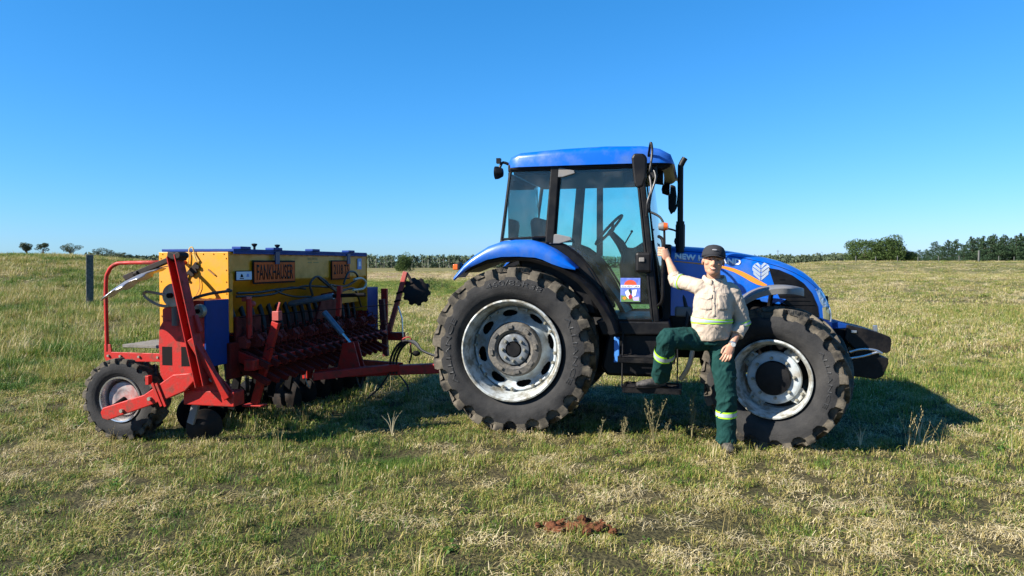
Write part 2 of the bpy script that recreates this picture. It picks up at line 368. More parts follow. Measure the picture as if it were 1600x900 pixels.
# ------------------------------------------------------------------ wheels
def tyre_mesh(Rt, Ri, W, N, depth, duty=(.30, .46), skew=.95, mats=(RUB, RUBF)):
    # profile from outer bead over sidewall, tread and back; lugs are pockets sunk into the tread
    h = W/2
    prof = [(Ri, -h*.62), (Ri+.012, -h*.74), (Ri+(Rt-Ri)*.22, -h*.93), (Ri+(Rt-Ri)*.42, -h*1.0), (Ri+(Rt-Ri)*.60, -h*.99), (Ri+(Rt-Ri)*.70, -h*.968),
            (Ri+(Rt-Ri)*.80, -h*.95), (Ri+(Rt-Ri)*.86, -h*.94), (Rt*.965, -h*.925), (Rt*.985, -h*.90)]
    pts = []
    for i in range(len(prof)-1):
        a, b = prof[i], prof[i+1]; m = 3 if i < 4 else 6
        for k in range(m): pts.append((a[0]+(b[0]-a[0])*k/m, a[1]+(b[1]-a[1])*k/m))
    for k in range(0, 17):
        t = -1+k/16; pts.append((Rt*(.985+.015*(1-t*t)), h*.90*t))
    full = pts+[(r, -y) for r, y in pts[-2::-1]]
    seg = N*22; v = []; low = []
    prof_n = len(full)
    for i in range(seg):
        a = 2*PI*i/seg; ca, sa = math.cos(a), math.sin(a)
        for r, y in full:
            side = -1 if y < 0 else 1; aw = min(1, abs(y)/(h*.93))
            ph = (a*N/(2*PI)+skew*(1-aw)+(.5 if side > 0 else 0)) % 1
            du = duty[0]+(duty[1]-duty[0])*aw
            e = .05
            mm = min(max((ph-0)/e, 0), 1)*min(max((du-ph)/e, 0), 1) if ph < du else 0
            if aw < .06: mm = max(mm, .0)
            # how deep the pocket is here (0 on the sidewall)
            fr = (r-Rt*.875)/(Rt*.06); fr = min(max(fr, 0), 1)
            # rounded pocket bottom (U shape)
            g = (ph-du)/(1-du) if ph >= du else 0
            if ph >= du:
                low_r = Rt*.835+Rt*.06*abs(2*g-1)**3; fr = min(max((r-low_r)/(Rt*.022), 0), 1)
            sink = (1-mm)*fr
            rr = r-depth*sink*(min(1, max(0, (aw-.0)/.9)) ** .0)
            yy = y
            if r < Rt*.99 and aw > .9: yy = y*(1-.20*sink); rr = r-depth*(.35+.65*min(1, max(0, (r/Rt-.83)/.14)))*sink
            v.append((rr*ca, yy, rr*sa)); low.append(sink)
    f = []; mi = []
    for i in range(seg):
        for j in range(prof_n-1):
            q = (i*prof_n+j, i*prof_n+j+1, ((i+1) % seg)*prof_n+j+1, ((i+1) % seg)*prof_n+j); f.append(q)
            mi.append(1 if (full[j][0] > Rt*.87) else 0)
    me = bpy.data.meshes.new('tyre'); me.from_pydata(v, [], f)
    for m in mats: me.materials.append(m)
    me.polygons.foreach_set('material_index', mi)
    bm = bmesh.new(); bm.from_mesh(me); bmesh.ops.recalc_face_normals(bm, faces=bm.faces); bm.to_mesh(me); bm.free()
    me.shade_smooth(); me.set_sharp_from_angle(angle=R(38)); return me
def arc_text(txt, rad, ang0, ang1, hgt, y, name, m, parent, flip=False):
    bm = cut(text2d(txt, (0, 0, 1, 1), bold=.01), .04)
    def fn(u, w_):
        a = ang0+(ang1-ang0)*u; r = rad+hgt*w_*(-1 if flip else 1)
        return (r*math.cos(a), y, r*math.sin(a))
    return mapped(bm, fn, name, m, parent, thick=.003)
def perforated_disc(prof, holes, n=192):                # prof (r, y) list; holes: list of (angle, r, ra, rt)
    m = len(prof); v = []; f = []
    for i in range(n):
        a = 2*PI*i/n
        for r, y in prof: v.append((r*math.cos(a), y, r*math.sin(a)))
    for i in range(n):
        for j in range(m-1):
            a = 2*PI*(i+.5)/n; r = (prof[j][0]+prof[j+1][0])/2; skip = False
            for ha, hr, ra, rt in holes:
                d = (a-ha+PI) % (2*PI)-PI
                if (d*r/rt)**2+((r-hr)/ra)**2 < 1: skip = True
            if not skip: f.append((i*m+j, i*m+j+1, ((i+1) % n)*m+j+1, ((i+1) % n)*m+j))
    g = G(); g.v = v; g.f = f; return g
def dense(prof, step=.005):
    out = []
    for a, b in zip(prof, prof[1:]):
        k = max(1, int(math.dist(a, b)/step))
        for i in range(k): out.append((a[0]+(b[0]-a[0])*i/k, a[1]+(b[1]-a[1])*i/k))
    return out+[prof[-1]]
NUTM = G().cyl((0, 0, 0), (0, -.022, 0), .015, 6).cyl((0, -.022, 0), (0, -.034, 0), .008, 8).mesh('wheel_nut', NUT)
def rear_wheel(parent, loc, flipz, tm):
    # the pale dish is the wheel; everything on it is a sub-part; outer side is -Y
    prof = dense([(.415, -.01), (.40, -.025), (.385, -.02), (.36, .03), (.335, .05), (.31, .03), (.275, -.02), (.25, -.035), (.09, -.04), (.075, -.04), (.07, -.02)])
    holes = [(2*PI*k/8+.2, .350, .030, .075) for k in range(8)]
    g = perforated_disc(prof, holes, 360)
    wh = g.build('wheel', RIMW, parent, smooth=True, loc=loc, rot=(0, 0, flipz))
    so = wh.modifiers.new('thick', 'SOLIDIFY'); so.thickness = .01
    ty = bpy.data.objects.new('tyre', tm); COL.objects.link(ty); ty.parent = wh
    rim = G().lathe([(.478, -.205), (.486, -.215), (.484, -.228), (.470, -.232), (.458, -.222), (.452, -.19), (.438, -.17), (.434, -.09), (.42, -.07), (.418, .12), (.44, .16), (.452, .19), (.47, .215), (.478, .205), (.47, .19), (.46, .17), (.44, .14), (.44, -.17)], 96, close=True)
    rim.build('rim', RIM, wh, smooth=True)
    G().lathe([(.41, .10), (.30, .08), (0, .08)], 48).build('dark_backing', DARK, wh, smooth=True)  # added black disc that makes the rim slots look deep in shade
    hub = G().lathe(dense([(.258, -.03), (.266, -.05), (.262, -.085), (.245, -.105), (.19, -.112), (.175, -.10), (.165, -.09), (.16, -.05)], .02), 64)
    hub.build('wheel_weight', CAST, wh, smooth=True)
    for k in range(8):
        bump = G(); a = 2*PI*k/8+.15; bump.box((.218*math.cos(a), -.116, .218*math.sin(a)), (.055, .018, .032), (0, -a+PI/2, 0))
        bump.build('weight_lug', CAST, wh, bevel=.004)
    G().lathe([(.155, -.06), (.148, -.10), (.125, -.112), (.08, -.108), (.072, -.03), (.0, -.025)], 48).build('hub', HUBG, wh, smooth=True)
    G().lathe([(.07, -.10), (.066, -.112), (0, -.112)], 32).build('hub_cap', BLACK, wh, smooth=True)
    for k in range(8):
        a = 2*PI*k/8; inst(NUTM, 'wheel_nut', wh, (.108*math.cos(a), -.108, .108*math.sin(a)))
        a = 2*PI*k/8+.59
        inst(NUTM, 'rim_bolt', wh, (.392*math.cos(a-.12), -.035, .392*math.sin(a-.12)), sc=(1.1, 1.3, 1.1))
        inst(NUTM, 'rim_bolt', wh, (.392*math.cos(a+.12), -.035, .392*math.sin(a+.12)), sc=(1.1, 1.3, 1.1))
    return wh
def front_wheel(parent, loc, rz, tm):
    prof = dense([(.238, -.055), (.232, -.078), (.215, -.088), (.20, -.09), (.150, -.09), (.145, -.08)])
    g = perforated_disc(prof, [], 96)
    wh = g.build('wheel', RIMW, parent, smooth=True, loc=loc, rot=(0, 0, rz)); wh.modifiers.new('thick', 'SOLIDIFY').thickness = .014
    ty = bpy.data.objects.new('tyre', tm); COL.objects.link(ty); ty.parent = wh
    G().lathe([(.343, -.185), (.352, -.195), (.350, -.206), (.338, -.21), (.326, -.20), (.318, -.17), (.305, -.15), (.30, -.02), (.285, 0), (.285, .10), (.31, .14), (.34, .17), (.345, .16), (.33, .14), (.31, .10), (.305, -.02), (.315, -.15), (.33, -.17)], 80, close=True).build('rim', RIM, wh, smooth=True)
    for k in range(4):
        a = PI/4+k*PI/2+.15; ca, sa = math.cos(a), math.sin(a)
        G().prism([(.19, -.06), (.24, -.075), (.292, -.06), (.292, .06), (.24, .075), (.19, .06)], -.050, -.03).build('rim_bracket', RIM, wh, bevel=.004, rot=(0, -a, 0))
        for s_ in (-1, 1):
            b = a+s_*.14; inst(NUTM, 'rim_bolt', wh, (.268*math.cos(b), -.050, .268*math.sin(b)))
    G().lathe([(.153, -.06), (.153, -.115), (.144, -.128), (.06, -.135), (0, -.136)], 48).build('hub_cap', BLACK, wh, smooth=True)
    for k in range(8):
        a = 2*PI*k/8+.1; inst(NUTM, 'wheel_nut', wh, (.178*math.cos(a), -.092, .178*math.sin(a)))
    return wh

# ------------------------------------------------------------------ tractor
TY = R(-14); TO = Vector((.19, 7.957, 0))
T = thing('tractor', 'large blue tractor with black glazed cab parked across the pasture', 'tractor', TO, TY)
RT = tyre_mesh(.80, .478, .46, 21, .042)
FT = tyre_mesh(.635, .343, .46, 18, .034)
rw = rear_wheel(T, (.045, -.80, .785), 0, RT)
arc_text('460/85R38', .615, R(112), R(62), .055, -.2315, 'raised_lettering', LET, rw)
arc_text('ALLIANCE', .60, R(212), R(152), .045, -.2315, 'raised_lettering', LET, rw)
arc_text('ALLIANCE', .60, R(32), R(-28), .045, -.2315, 'raised_lettering', LET, rw)
rear_wheel(T, (.045, .80, .785), PI, RT)
STEER = R(-17)
fw = front_wheel(T, (2.44, -.775, .595), STEER, FT)
arc_text('ALLIANCE', .47, R(35), R(-25), .035, -.2315, 'raised_lettering', LET, fw)
front_wheel(T, (2.44, .775, .595), PI+STEER, FT)
# chassis, engine, axles
G().box((.05, 0, .80), (.62, .60, .52)).box((.05, 0, .80), (.34, 1.5, .26)).box((.9, 0, .72), (1.2, .44, .46)).build('gearbox', DARK, T, bevel=.03)
G().cyl((.05, -1.0+.12, .785), (.05, .88, .785), .11, 20).build('rear_axle', DARK, T, True)
g = G().box((2.05, 0, .98), (1.35, .46, .62)).box((2.15, -.27, 1.12), (.7, .10, .22)).box((1.9, -.30, .86), (.16, .12, .3)).cyl((2.3, -.30, 1.2), (2.3, -.30, .98), .06)
g.box((1.75, -.3, 1.25), (.22, .14, .18)); g.build('engine', DARK, T, bevel=.02)
G().box((2.44, 0, .58), (.22, 1.15, .16)).box((2.44, 0, .7), (.36, .34, .2)).cyl((2.44, -.62, .60), (2.44, -.5, .60), .16, 20).cyl((2.44, .62, .6), (2.44, .5, .6), .16, 20).build('front_axle', DARK, T, bevel=.02)
G().box((2.75, 0, .86), (.55, .36, .3)).build('front_support', DARK, T, bevel=.02)
G().prism([(.86, .62), (.93, .96), (1.42, .96), (1.46, .60), (1.40, .54), (.92, .54)], -.74, -.25).build('fuel_tank', BLACK, T, bevel=.03)
G().prism([(.86, .60), (.93, .96), (1.52, .96), (1.56, .60)], .25, .74).build('battery_box', BLACK, T, bevel=.03)
G().box((1.02, -.80, .80), (.05, .03, .24)).build('step_strut', mat('light_blue_paint', (.05, .22, .62), .5), T, bevel=.006)
G().tube([(1.72, -.42, .82), (1.70, -.44, .70), (1.66, -.44, .58), (1.60, -.40, .48)], .024, 10, 4).build('drain_hose', CREAM, T, True)
G().tube([(1.62, -.36, 1.3), (1.66, -.40, 1.1), (1.64, -.42, .95)], .02, 8, 4).build('hose', HOSE, T, True); G().tube([(1.9, -.34, .8), (2.0, -.36, .6), (2.1, -.3, .52)], .015, 8, 4).build('hose', HOSE, T, True)
G().box((1.62, -.36, 1.14), (.16, .10, .10)).build('filter_housing', GREYF, T, bevel=.02)
G().box((1.70, -.30, 1.02), (.5, .06, .5)).build('side_shield', BLACK, T, bevel=.02)
# steps
for (x0, x1, y0, y1, z) in ((1.05, 1.56, -1.02, -.74, .735), (1.10, 1.62, -1.10, -.78, .475)):
    g = G().box(((x0+x1)/2, y0+.012, z), (x1-x0, .024, .05)).box(((x0+x1)/2, y1, z), (x1-x0, .024, .05)).box((x0+.012, (y0+y1)/2, z), (.024, y1-y0, .05)).box((x1-.012, (y0+y1)/2, z), (.024, y1-y0, .05))
    for k in range(5): g.box(((x0+x1)/2, y0+.06+k*.047, z+.008), (x1-x0-.03, .02, .022))
    g.build('step', BLKM, T, bevel=.004)
for x in (1.08, 1.58): G().bar((x, -.80, .96), (x, -.90, .46), .012, .05, (1, 0, 0)).build('step_hanger', BLKM, T, bevel=.003)
# cab floor and lower body
G().prism([(.82, 1.07), (1.50, 1.07), (1.54, .95), (.88, .93)], -.80, .80).build('cab_floor', BLACK, T, bevel=.015)
CABY = .78
def pillar(name, a, b, wx, wy=.06, m=BLACK): G().bar(a, b, wy, wx, (0, 1, 0)).build(name, m, T, bevel=.012)
for sgn in (-1, 1):
    y = sgn*CABY
    G().tube([(-.115, y*.96, 1.80), (-.02, y*.96, 2.53)], .018, 8).build('rear_pillar', BLACK, T, True)
    pillar('door_pillar', (.375, y, 1.80), (.43, y, 2.56), .085)
    pillar('front_pillar', (1.385, y*.97, 1.06), (1.225, y*.97, 2.56), .055)
    G().box((.60, y*.985, 2.53), (1.28, .05, .07)).build('roof_rail', BLACK, T, bevel=.01)
    # quarter window
    q = [(-.105, 1.845), (.335, 1.865), (.39, 2.505), (-.015, 2.505)]
    G().prism(q, y-.003, y+.003).build('quarter_window', GLASS, T)
    g = G()
    for i in range(4): g.tube([(q[i][0], y, q[i][1]), (q[(i+1) % 4][0], y, q[(i+1) % 4][1])], .011, 6)
    g.build('window_seal', BLACK, T, True)
    # door: glass pane in a narrow frame, lower edge follows the mudguard
    d = [(.475, 2.52), (1.19, 2.54), (1.345, 1.085), (1.03, 1.075), (.97, 1.20), (.88, 1.38), (.77, 1.56), (.655, 1.69), (.53, 1.78), (.425, 1.82)]
    dg = G().prism(d, y-.003, y+.003).build('door', GLASS, T)
    g = G()
    for i in range(len(d)): g.tube([(d[i][0], y, d[i][1]), (d[(i+1) % len(d)][0], y, d[(i+1) % len(d)][1])], .014, 6)
    g.build('door_frame', BLACK, dg, True)
    if sgn < 0:
        G().box((1.265, y-.03, 1.62), (.15, .05, .19)).build('door_handle_housing', BLACK, dg, bevel=.035)
        G().box((1.25, y-.062, 1.645), (.05, .02, .04)).build('door_handle', GREYF, dg, bevel=.006)
        for zz, xx in ((2.475, .40), (1.845, .37)):
            G().prism([(xx, zz-.045), (xx+.10, zz-.045), (xx+.22, zz-.012), (xx+.21, zz+.015), (xx+.08, zz+.045), (xx, zz+.04)], y-.028, y-.004).build('hinge', GREYF, dg, bevel=.006)
        # sticker on the door glass: blue ground, red sun, white name strip, parrots
        st = G().box((1.143, y-.008, 1.362), (.185, .004, .225)).build('sticker', mat('sticker_blue', (.09, .14, .50), .4, 0, (.2, .28, .6), 25, .6), dg, bevel=.0015)
        def dk(nm, pts, m, yy): mapped(polybm(pts), lambda a, b: (1.143+a, yy, 1.362+b), nm, m, st, thick=.0008)
        sunp = [(.058*math.cos(R(t)), .048+.046*math.sin(R(t))*(1.0 if k % 2 else .72)) for k, t in enumerate(range(0, 181, 10))]
        dk('sun_emblem', sunp, mat('sticker_red', (.75, .08, .02), .5), y-.0115)
        dk('name_strip', [(-.088, .022), (.088, .022), (.088, .046), (-.088, .046)], WHITE, y-.0125)
        mapped(cut(text2d('SOLVENTURA', (1.062, 1.388, 1.226, 1.404)), .05), lambda a, b: (a, y-.014, b), 'lettering', INK, st, thick=.0005)
        dk('emblem_ground', [(-.088, -.11), (.088, -.11), (.088, -.07), (-.088, -.05)], mat('sticker_green', (.12, .22, .06), .5), y-.0112)
        dk('emblem_wing', [(-.05, -.02), (-.02, .005), (0, -.03), (-.015, -.085), (-.035, -.06)], WHITE, y-.0122)
        dk('emblem_wing', [(.02, -.0), (.06, .005), (.05, -.05), (.015, -.07)], WHITE, y-.0122)
        dk('emblem_figure', [(-.02, -.0), (.0, .012), (.012, -.02), (.0, -.04)], mat('sticker_dark', (.02, .04, .03), .5), y-.0130)
        dk('emblem_figure', [(-.02, -.06), (.0, -.035), (.022, -.06), (.01, -.085), (-.012, -.085)], mat('sticker_crimson', (.4, .02, .03), .5), y-.0130)
        dk('emblem_flower', [(-.075, -.075), (-.05, -.06), (-.035, -.08), (-.055, -.095)], STR, y-.0122)
        dk('emblem_flower', [(.02, -.07), (.08, -.06), (.08, -.10), (.03, -.10)], mat('sticker_lilac', (.5, .42, .75), .5), y-.0122)
# rear window, windscreen
G().prismx([(-.70, 1.84), (.70, 1.84), (.70, 2.50), (-.70, 2.50)], -.06, -.054).build('rear_window', GLASS, T)
wv = [(1.265, -.735, 2.53), (1.265, .735, 2.53), (1.43, .735, 1.20), (1.43, -.735, 1.20)]
G().add(wv+[(a+.006, b, c) for a, b, c in wv], [(0, 1, 2, 3), (7, 6, 5, 4), (0, 4, 5, 1), (1, 5, 6, 2), (2, 6, 7, 3), (3, 7, 4, 0)]).build('windscreen', GLASS, T)
G().box((.62, 0, 2.50), (1.24, 1.46, .06)).build('headliner', DARK, T, bevel=.01)
# roof: blue shell over a black rim
def roof_shell():
    secs = [(-.045, 2.56, .72, .02), (-.04, 2.61, .76, .05), (-.01, 2.655, .80, .06), (.08, 2.69, .83, .07), (.5, 2.715, .84, .08), (.9, 2.725, .84, .08), (1.25, 2.715, .83, .08), (1.40, 2.685, .82, .08), (1.50, 2.63, .78, .06), (1.535, 2.54, .72, .03)]
    g = G(); n = 22; v = []
    for x, zt, wd, cr in secs:
        zb = min(zt-.012, 2.535)
        for k in range(n+1):
            a = PI*k/n; c = math.cos(a); s_ = math.sin(a)
            yy = -wd*math.copysign(abs(c)**.22, c); zz = zb+(zt-zb)*s_**.30
            v.append((x, yy, zz))
    m = n+1; f = [(i*m+j, i*m+j+1, (i+1)*m+j+1, (i+1)*m+j) for i in range(len(secs)-1) for j in range(n)]
    f += [tuple(range(m)), tuple((len(secs)-1)*m+j for j in range(m-1, -1, -1))]
    f += [(i*m+m-1, i*m, (i+1)*m, (i+1)*m+m-1) for i in range(len(secs)-1)]
    g.add(v, f); return g
ro = roof_shell().build('roof', BLUE, T, True, auto=50)
G().box((.68, 0, 2.524), (1.40, 1.61, .024)).build('roof_rim', BLACK, ro, bevel=.008)
G().prism([(1.28, 2.57), (1.53, 2.565), (1.50, 2.51), (1.42, 2.475), (1.27, 2.50)], -.72, .72).build('visor', BLACK, ro, bevel=.02)
G().tube([(.62, .1, 2.70), (.62, .1, 2.725)], .012, 8).ball((.62, .1, 2.73), .014).build('antenna_base', BLACK, ro, True)
# rear mudguards: blue top bead following the arc with black skirt
MG_TOP = [(-.525, 1.475), (-.42, 1.60), (-.31, 1.685), (-.185, 1.76), (-.055, 1.805), (.085, 1.822), (.21, 1.82), (.325, 1.79), (.44, 1.735), (.55, 1.66), (.655, 1.565)]
MG_BOT = [(-.52, 1.445), (-.42, 1.53), (-.345, 1.58), (-.195, 1.645), (-.055, 1.672), (.115, 1.675), (.275, 1.665), (.345, 1.645), (.435, 1.605), (.54, 1.57), (.655, 1.55)]
def guard(s):
    top_ = MG_TOP; bot_ = MG_BOT
    g = G(); v = []; yo, yi = s*1.0, s*.62; arc = top_
    for i, (x, z) in enumerate(arc):
        bx, bz = bot_[i]; dx, dz = bx-x, bz-z
        for yy, k_ in [(yo, 1), (yo+s*.014, .6), (yo+s*.004, .15), (yo-s*.03, -.0), (yi, -.02), (yi, .12), (yo-s*.05, .16), (yo-s*.02, .3), (yo-s*.015, 1)]: v.append((x+dx*k_, yy, z+dz*k_+(.012 if k_ <= 0 else 0)))
    m = 9; f = [(i*m+j, i*m+(j+1) % m, (i+1)*m+(j+1) % m, (i+1)*m+j) for i in range(len(arc)-1) for j in range(m)]
    f += [tuple(range(m)), tuple((len(arc)-1)*m+j for j in range(m-1, -1, -1))]
    mg = g.add(v, f).build('mudguard', BLUE, T, True, auto=50)
    # black liner from the blue cap down to the step
    arc2 = [(-.42, 1.52), (-.2, 1.61), (.03, 1.64), (.22, 1.63), (.42, 1.575), (.55, 1.51), (.67, 1.43), (.78, 1.31), (.87, 1.18), (.94, 1.05), (.97, .95)]
    v = []
    for i, (x, z) in enumerate(arc2):
        a = arc2[max(i-1, 0)]; b = arc2[min(i+1, len(arc2)-1)]; tx, tz = b[0]-a[0], b[1]-a[1]; L_ = math.hypot(tx, tz); nx, nz = -tz/L_, tx/L_
        th = .03 if i < 5 else .03+.035*(i-4)/6
        for yy, o in [(s*.97, -.0), (s*.99, th), (s*.96, th+.03), (s*.79, th+.05), (s*.45, .05), (s*.45, 0)]: v.append((x+nx*o*.9, yy, z+nz*o*.9))
    m = 6; f = [(i*m+j, i*m+(j+1) % m, (i+1)*m+(j+1) % m, (i+1)*m+j) for i in range(len(arc2)-1) for j in range(m)]
    f += [tuple(range(m)), tuple((len(arc2)-1)*m+j for j in range(m-1, -1, -1))]
    G().add(v, f).build('wheel_arch_liner', BLACK, mg, True, auto=40)
for s in (-1, 1): guard(s)
# cab side wall between mudguard and glass
for s in (-1, 1):
    G().prism([(-.13, 1.70), (-.115, 1.835), (.42, 1.815), (.55, 1.76), (.70, 1.64), (.85, 1.40), (.97, 1.15), (1.0, 1.05), (.9, 1.05), (.8, 1.3), (.6, 1.55), (.3, 1.66)], s*.77-.02, s*.77+.02).build('cab_side', BLACK, T, bevel=.008)
G().box((-.52, -.93, 1.575), (.055, .07, .055)).build('tail_light', AMB, T, bevel=.01, rot=(0, 0, 0))
G().box((-.485, -.93, 1.585), (.03, .08, .07)).build('light_housing', BLACK, T, bevel=.008)
# exhaust
ex = G().tube([(1.585, -.35, 1.72), (1.585, -.35, 2.02)], .040, 20).build('exhaust', BLACK, T, True)
G().tube([(1.585, -.35, 2.0), (1.583, -.35, 2.50), (1.590, -.35, 2.57), (1.625, -.35, 2.635)], .028, 16, 4).build('exhaust_pipe', BLKM, ex, True)
g = G()
for k in range(6): g.tube([(1.585+.042*math.cos(k), -.35+.042*math.sin(k), 1.76), (1.585+.042*math.cos(k), -.35+.042*math.sin(k), 1.99)], .004, 6)
g.build('heat_shield', BLACK, ex, True)
# mirrors, lamps, stalks, handrail
mi = G().prism([(1.165, 2.56), (1.185, 2.60), (1.275, 2.595), (1.305, 2.56), (1.30, 2.38), (1.27, 2.30), (1.215, 2.285), (1.19, 2.33)], -1.03, -.985).build('mirror', BLACK, T, bevel=.018)
G().tube([(1.30, -.80, 2.58), (1.33, -.94, 2.70), (1.345, -.96, 2.62), (1.33, -1.0, 2.46), (1.31, -.98, 2.40)], .011, 8, 5).build('mirror_arm', BLACK, mi, True)
mi = G().prism([(1.245, 2.44), (1.275, 2.50), (1.33, 2.48), (1.345, 2.36), (1.33, 2.2), (1.28, 2.15), (1.25, 2.22)], .98, 1.02).build('mirror', BLACK, T, bevel=.015, loc=(.17, 0, .02))
G().tube([(1.30, .76, 2.56), (1.44, .90, 2.62), (1.53, .99, 2.55), (1.52, 1.0, 2.3), (1.48, 1.0, 2.2)], .011, 8, 5).build('mirror_arm', BLACK, mi, True, loc=(-.17, 0, -.02))
for x, y, z in ((1.40, -.60, 2.42), (1.42, .55, 2.42)):
    wl = G().lathe([(0, -.06), (.045, -.05), (.065, 0), (.068, .03)], 24, 'x', (x, y, z)).build('work_lamp', BLACK, T, True)
    G().lathe([(.064, .032), (.03, .036), (0, .037)], 24, 'x', (x, y, z)).build('lens', LENS, wl, True)
    G().bar((x-.02, y, z+.05), (x-.03, y, z+.14), .03, .02).build('bracket', BLACK, wl)
wl = G().lathe([(0, .05), (.04, .045), (.062, 0), (.064, -.03), (0, -.036)], 24, 'x', (-.155, -.72, 2.50)).build('work_lamp', BLACK, T, True)
G().tube([(-.03, -.70, 2.57), (-.11, -.71, 2.60), (-.14, -.72, 2.55)], .014, 8, 3).box((-.15, -.72, 2.615), (.04, .05, .05)).build('bracket', BLACK, wl, True)
G().tube([(1.31, -.76, 2.44), (1.33, -.80, 2.3), (1.30, -.84, 2.17), (1.29, -.80, 2.05)], .012, 8, 5).tube([(1.34, -.75, 2.50), (1.37, -.80, 2.4), (1.33, -.82, 2.25), (1.31, -.80, 2.1)], .010, 8, 5).box((1.35, -.72, 2.47), (.06, .08, .12)).build('cab_cable', HOSE, T, True)
il = G().tube([(1.29, -.78, 2.10), (1.40, -.86, 2.045), (1.445, -.90, 1.98), (1.455, -.90, 1.90), (1.46, -.88, 1.62)], .011, 8, 4).build('indicator_stalk', BLACK, T, True)
G().lathe([(0, -.05), (.03, -.045), (.04, -.01), (.04, .0)], 20, 'x', (1.45, -.91, 1.945)).build('indicator_back', GREYF, il, True)
G().lathe([(.039, .001), (.032, .035), (0, .045)], 20, 'x', (1.45, -.91, 1.945)).build('indicator_lens', AMB, il, True)
il = G().tube([(1.40, .60, 2.0), (1.52, .80, 1.97), (1.55, .84, 1.88), (1.55, .84, 1.65)], .011, 8, 4).build('indicator_stalk', BLACK, T, True)
G().lathe([(0, -.06), (.035, -.05), (.045, 0), (.035, .04), (0, .05)], 20, 'x', (1.55, .84, 1.86)).build('indicator_back', BLACK, il, True)
G().tube([(1.40, -.82, 1.22), (1.44, -.875, 1.28), (1.443, -.885, 1.5), (1.443, -.885, 1.80), (1.40, -.80, 1.86)], .015, 10, 5).build('handrail', BLKM, T, True)
# interior
se = G().box((.42, .0, 1.50), (.48, .50, .14)).box((.45, 0, 1.25), (.3, .34, .38)).build('seat', SEATM, T, bevel=.04)
G().box((.14, 0, 1.80), (.13, .46, .58), (0, -.12, 0)).build('backrest', SEATM, se, bevel=.05)
for y in (-.27, .27): G().box((.36, y, 1.70), (.32, .06, .06)).build('armrest', SEATM, se, bevel=.02)
sw = G()
for k in range(28):
    a0, a1 = 2*PI*k/28, 2*PI*(k+1)/28
    sw.tube([(.20*math.cos(a0), .20*math.sin(a0), 0), (.20*math.cos(a1), .20*math.sin(a1), 0)], .015, 8)
for k in range(3): a = 2*PI*k/3+PI; sw.tube([(0, 0, -.03), (.19*math.cos(a), .19*math.sin(a), 0)], .013, 6)
sw.lathe([(0, 0), (.05, -.01), (.05, -.04), (0, -.05)], 16, 'z')
sw.build('steering_wheel', BLACK, T, True, loc=(.85, 0, 1.96), rot=(0, R(-48), 0))
G().tube([(.87, 0, 1.93), (1.02, 0, 1.72), (1.12, 0, 1.25)], [.03, .05, .08], 10, 3).build('steering_column', BLACK, T, True)
G().prism([(1.02, 1.20), (.98, 1.60), (1.04, 1.78), (1.12, 1.76), (1.24, 1.84), (1.36, 1.84), (1.40, 1.2)], -.26, .30).build('dashboard', BLACK, T, bevel=.03)
G().tube([(1.02, -.12, 1.80), (1.10, -.16, 1.93)], .008, 6).ball((1.10, -.16, 1.935), .014).build('control_lever', BLACK, T, True)
G().prism([(.05, 1.1), (.05, 1.70), (.55, 1.70), (.75, 1.45), (.86, 1.1)], -.74, -.46).build('side_console', BLACK, T, bevel=.04); G().prism([(.05, 1.1), (.05, 1.70), (.55, 1.70), (.75, 1.45), (.86, 1.1)], .46, .74).build('side_console', BLACK, T, bevel=.04)
G().tube([(.50, .5, 1.7), (.46, .5, 1.86)], .01, 6).build('control_lever', BLACK, T, True); G().tube([(.60, -.55, 1.7), (.58, -.55, 1.82)], .01, 6).build('control_lever', BLACK, T, True)
G().box((.66, .74, 2.12), (.07, .05, .86)).build('interior_pillar', BLACK, T, bevel=.01)
G().box((1.11, -.68, 2.44), (.10, .05, .17)).build('interior_mirror', BLACK, T, bevel=.02)

# bonnet ---------------------------------------------------------
HX = [1.47, 1.60, 1.81, 2.0, 2.13, 2.27, 2.40, 2.52, 2.63, 2.73, 2.81, 2.87, 2.92, 2.96, 2.985, 3.0]
HZ = [1.785, 1.783, 1.768, 1.742, 1.72, 1.694, 1.668, 1.635, 1.592, 1.538, 1.475, 1.41, 1.335, 1.25, 1.17, 1.06]
HWd = [.36, .365, .375, .385, .39, .392, .39, .385, .375, .362, .348, .334, .318, .30, .28, .25]
HB = [1.10, 1.10, 1.12, 1.20, 1.25, 1.27, 1.27, 1.24, 1.20, 1.15, 1.10, 1.06, 1.04, 1.02, 1.01, 1.0]
def hi(x, t): return float(np.interp(x, HX, t))
def hood_y(x, z, off=0.):
    zt = hi(x, HZ); wd = hi(x, HWd); zs = zt-.17
    zb = hi(x, HB)
    if z <= zs: return -(wd+.012*(zs-z)/.3)-off
    s_ = min(1, (z-zs)/(zt-zs)); th = math.asin(min(1, s_**2.0)); return -(wd*math.cos(th)**.6+off)
def hood():
    secs = sorted(set(list(np.linspace(1.47, 2.8, 44))+list(np.linspace(2.8, 3.0, 16)))); v = []; m = None
    for x in secs:
        zt, wd, zb = hi(x, HZ), hi(x, HWd), hi(x, HB); zs = zt-.17; half = []
        for k in range(4): zz = zb+(zs-zb)*k/4; half.append((-(wd+.012*(zs-zz)/.3), zz))
        for k in range(11):
            th = PI/2*k/10; half.append((-wd*math.cos(th)**.6, zs+(zt-zs)*math.sin(th)**.5))
        full = half+[(-y, z) for y, z in half[-2::-1]]; m = len(full)
        v += [(x, y, z) for y, z in full]
    n = len(secs); f = [(i*m+j, i*m+j+1, (i+1)*m+j+1, (i+1)*m+j) for i in range(n-1) for j in range(m-1)]
    f += [tuple(range(m)), tuple((n-1)*m+j for j in range(m-1, -1, -1))]
    return G().add(v, f)
ho = hood().build('bonnet', BLUE, T, True, auto=42)
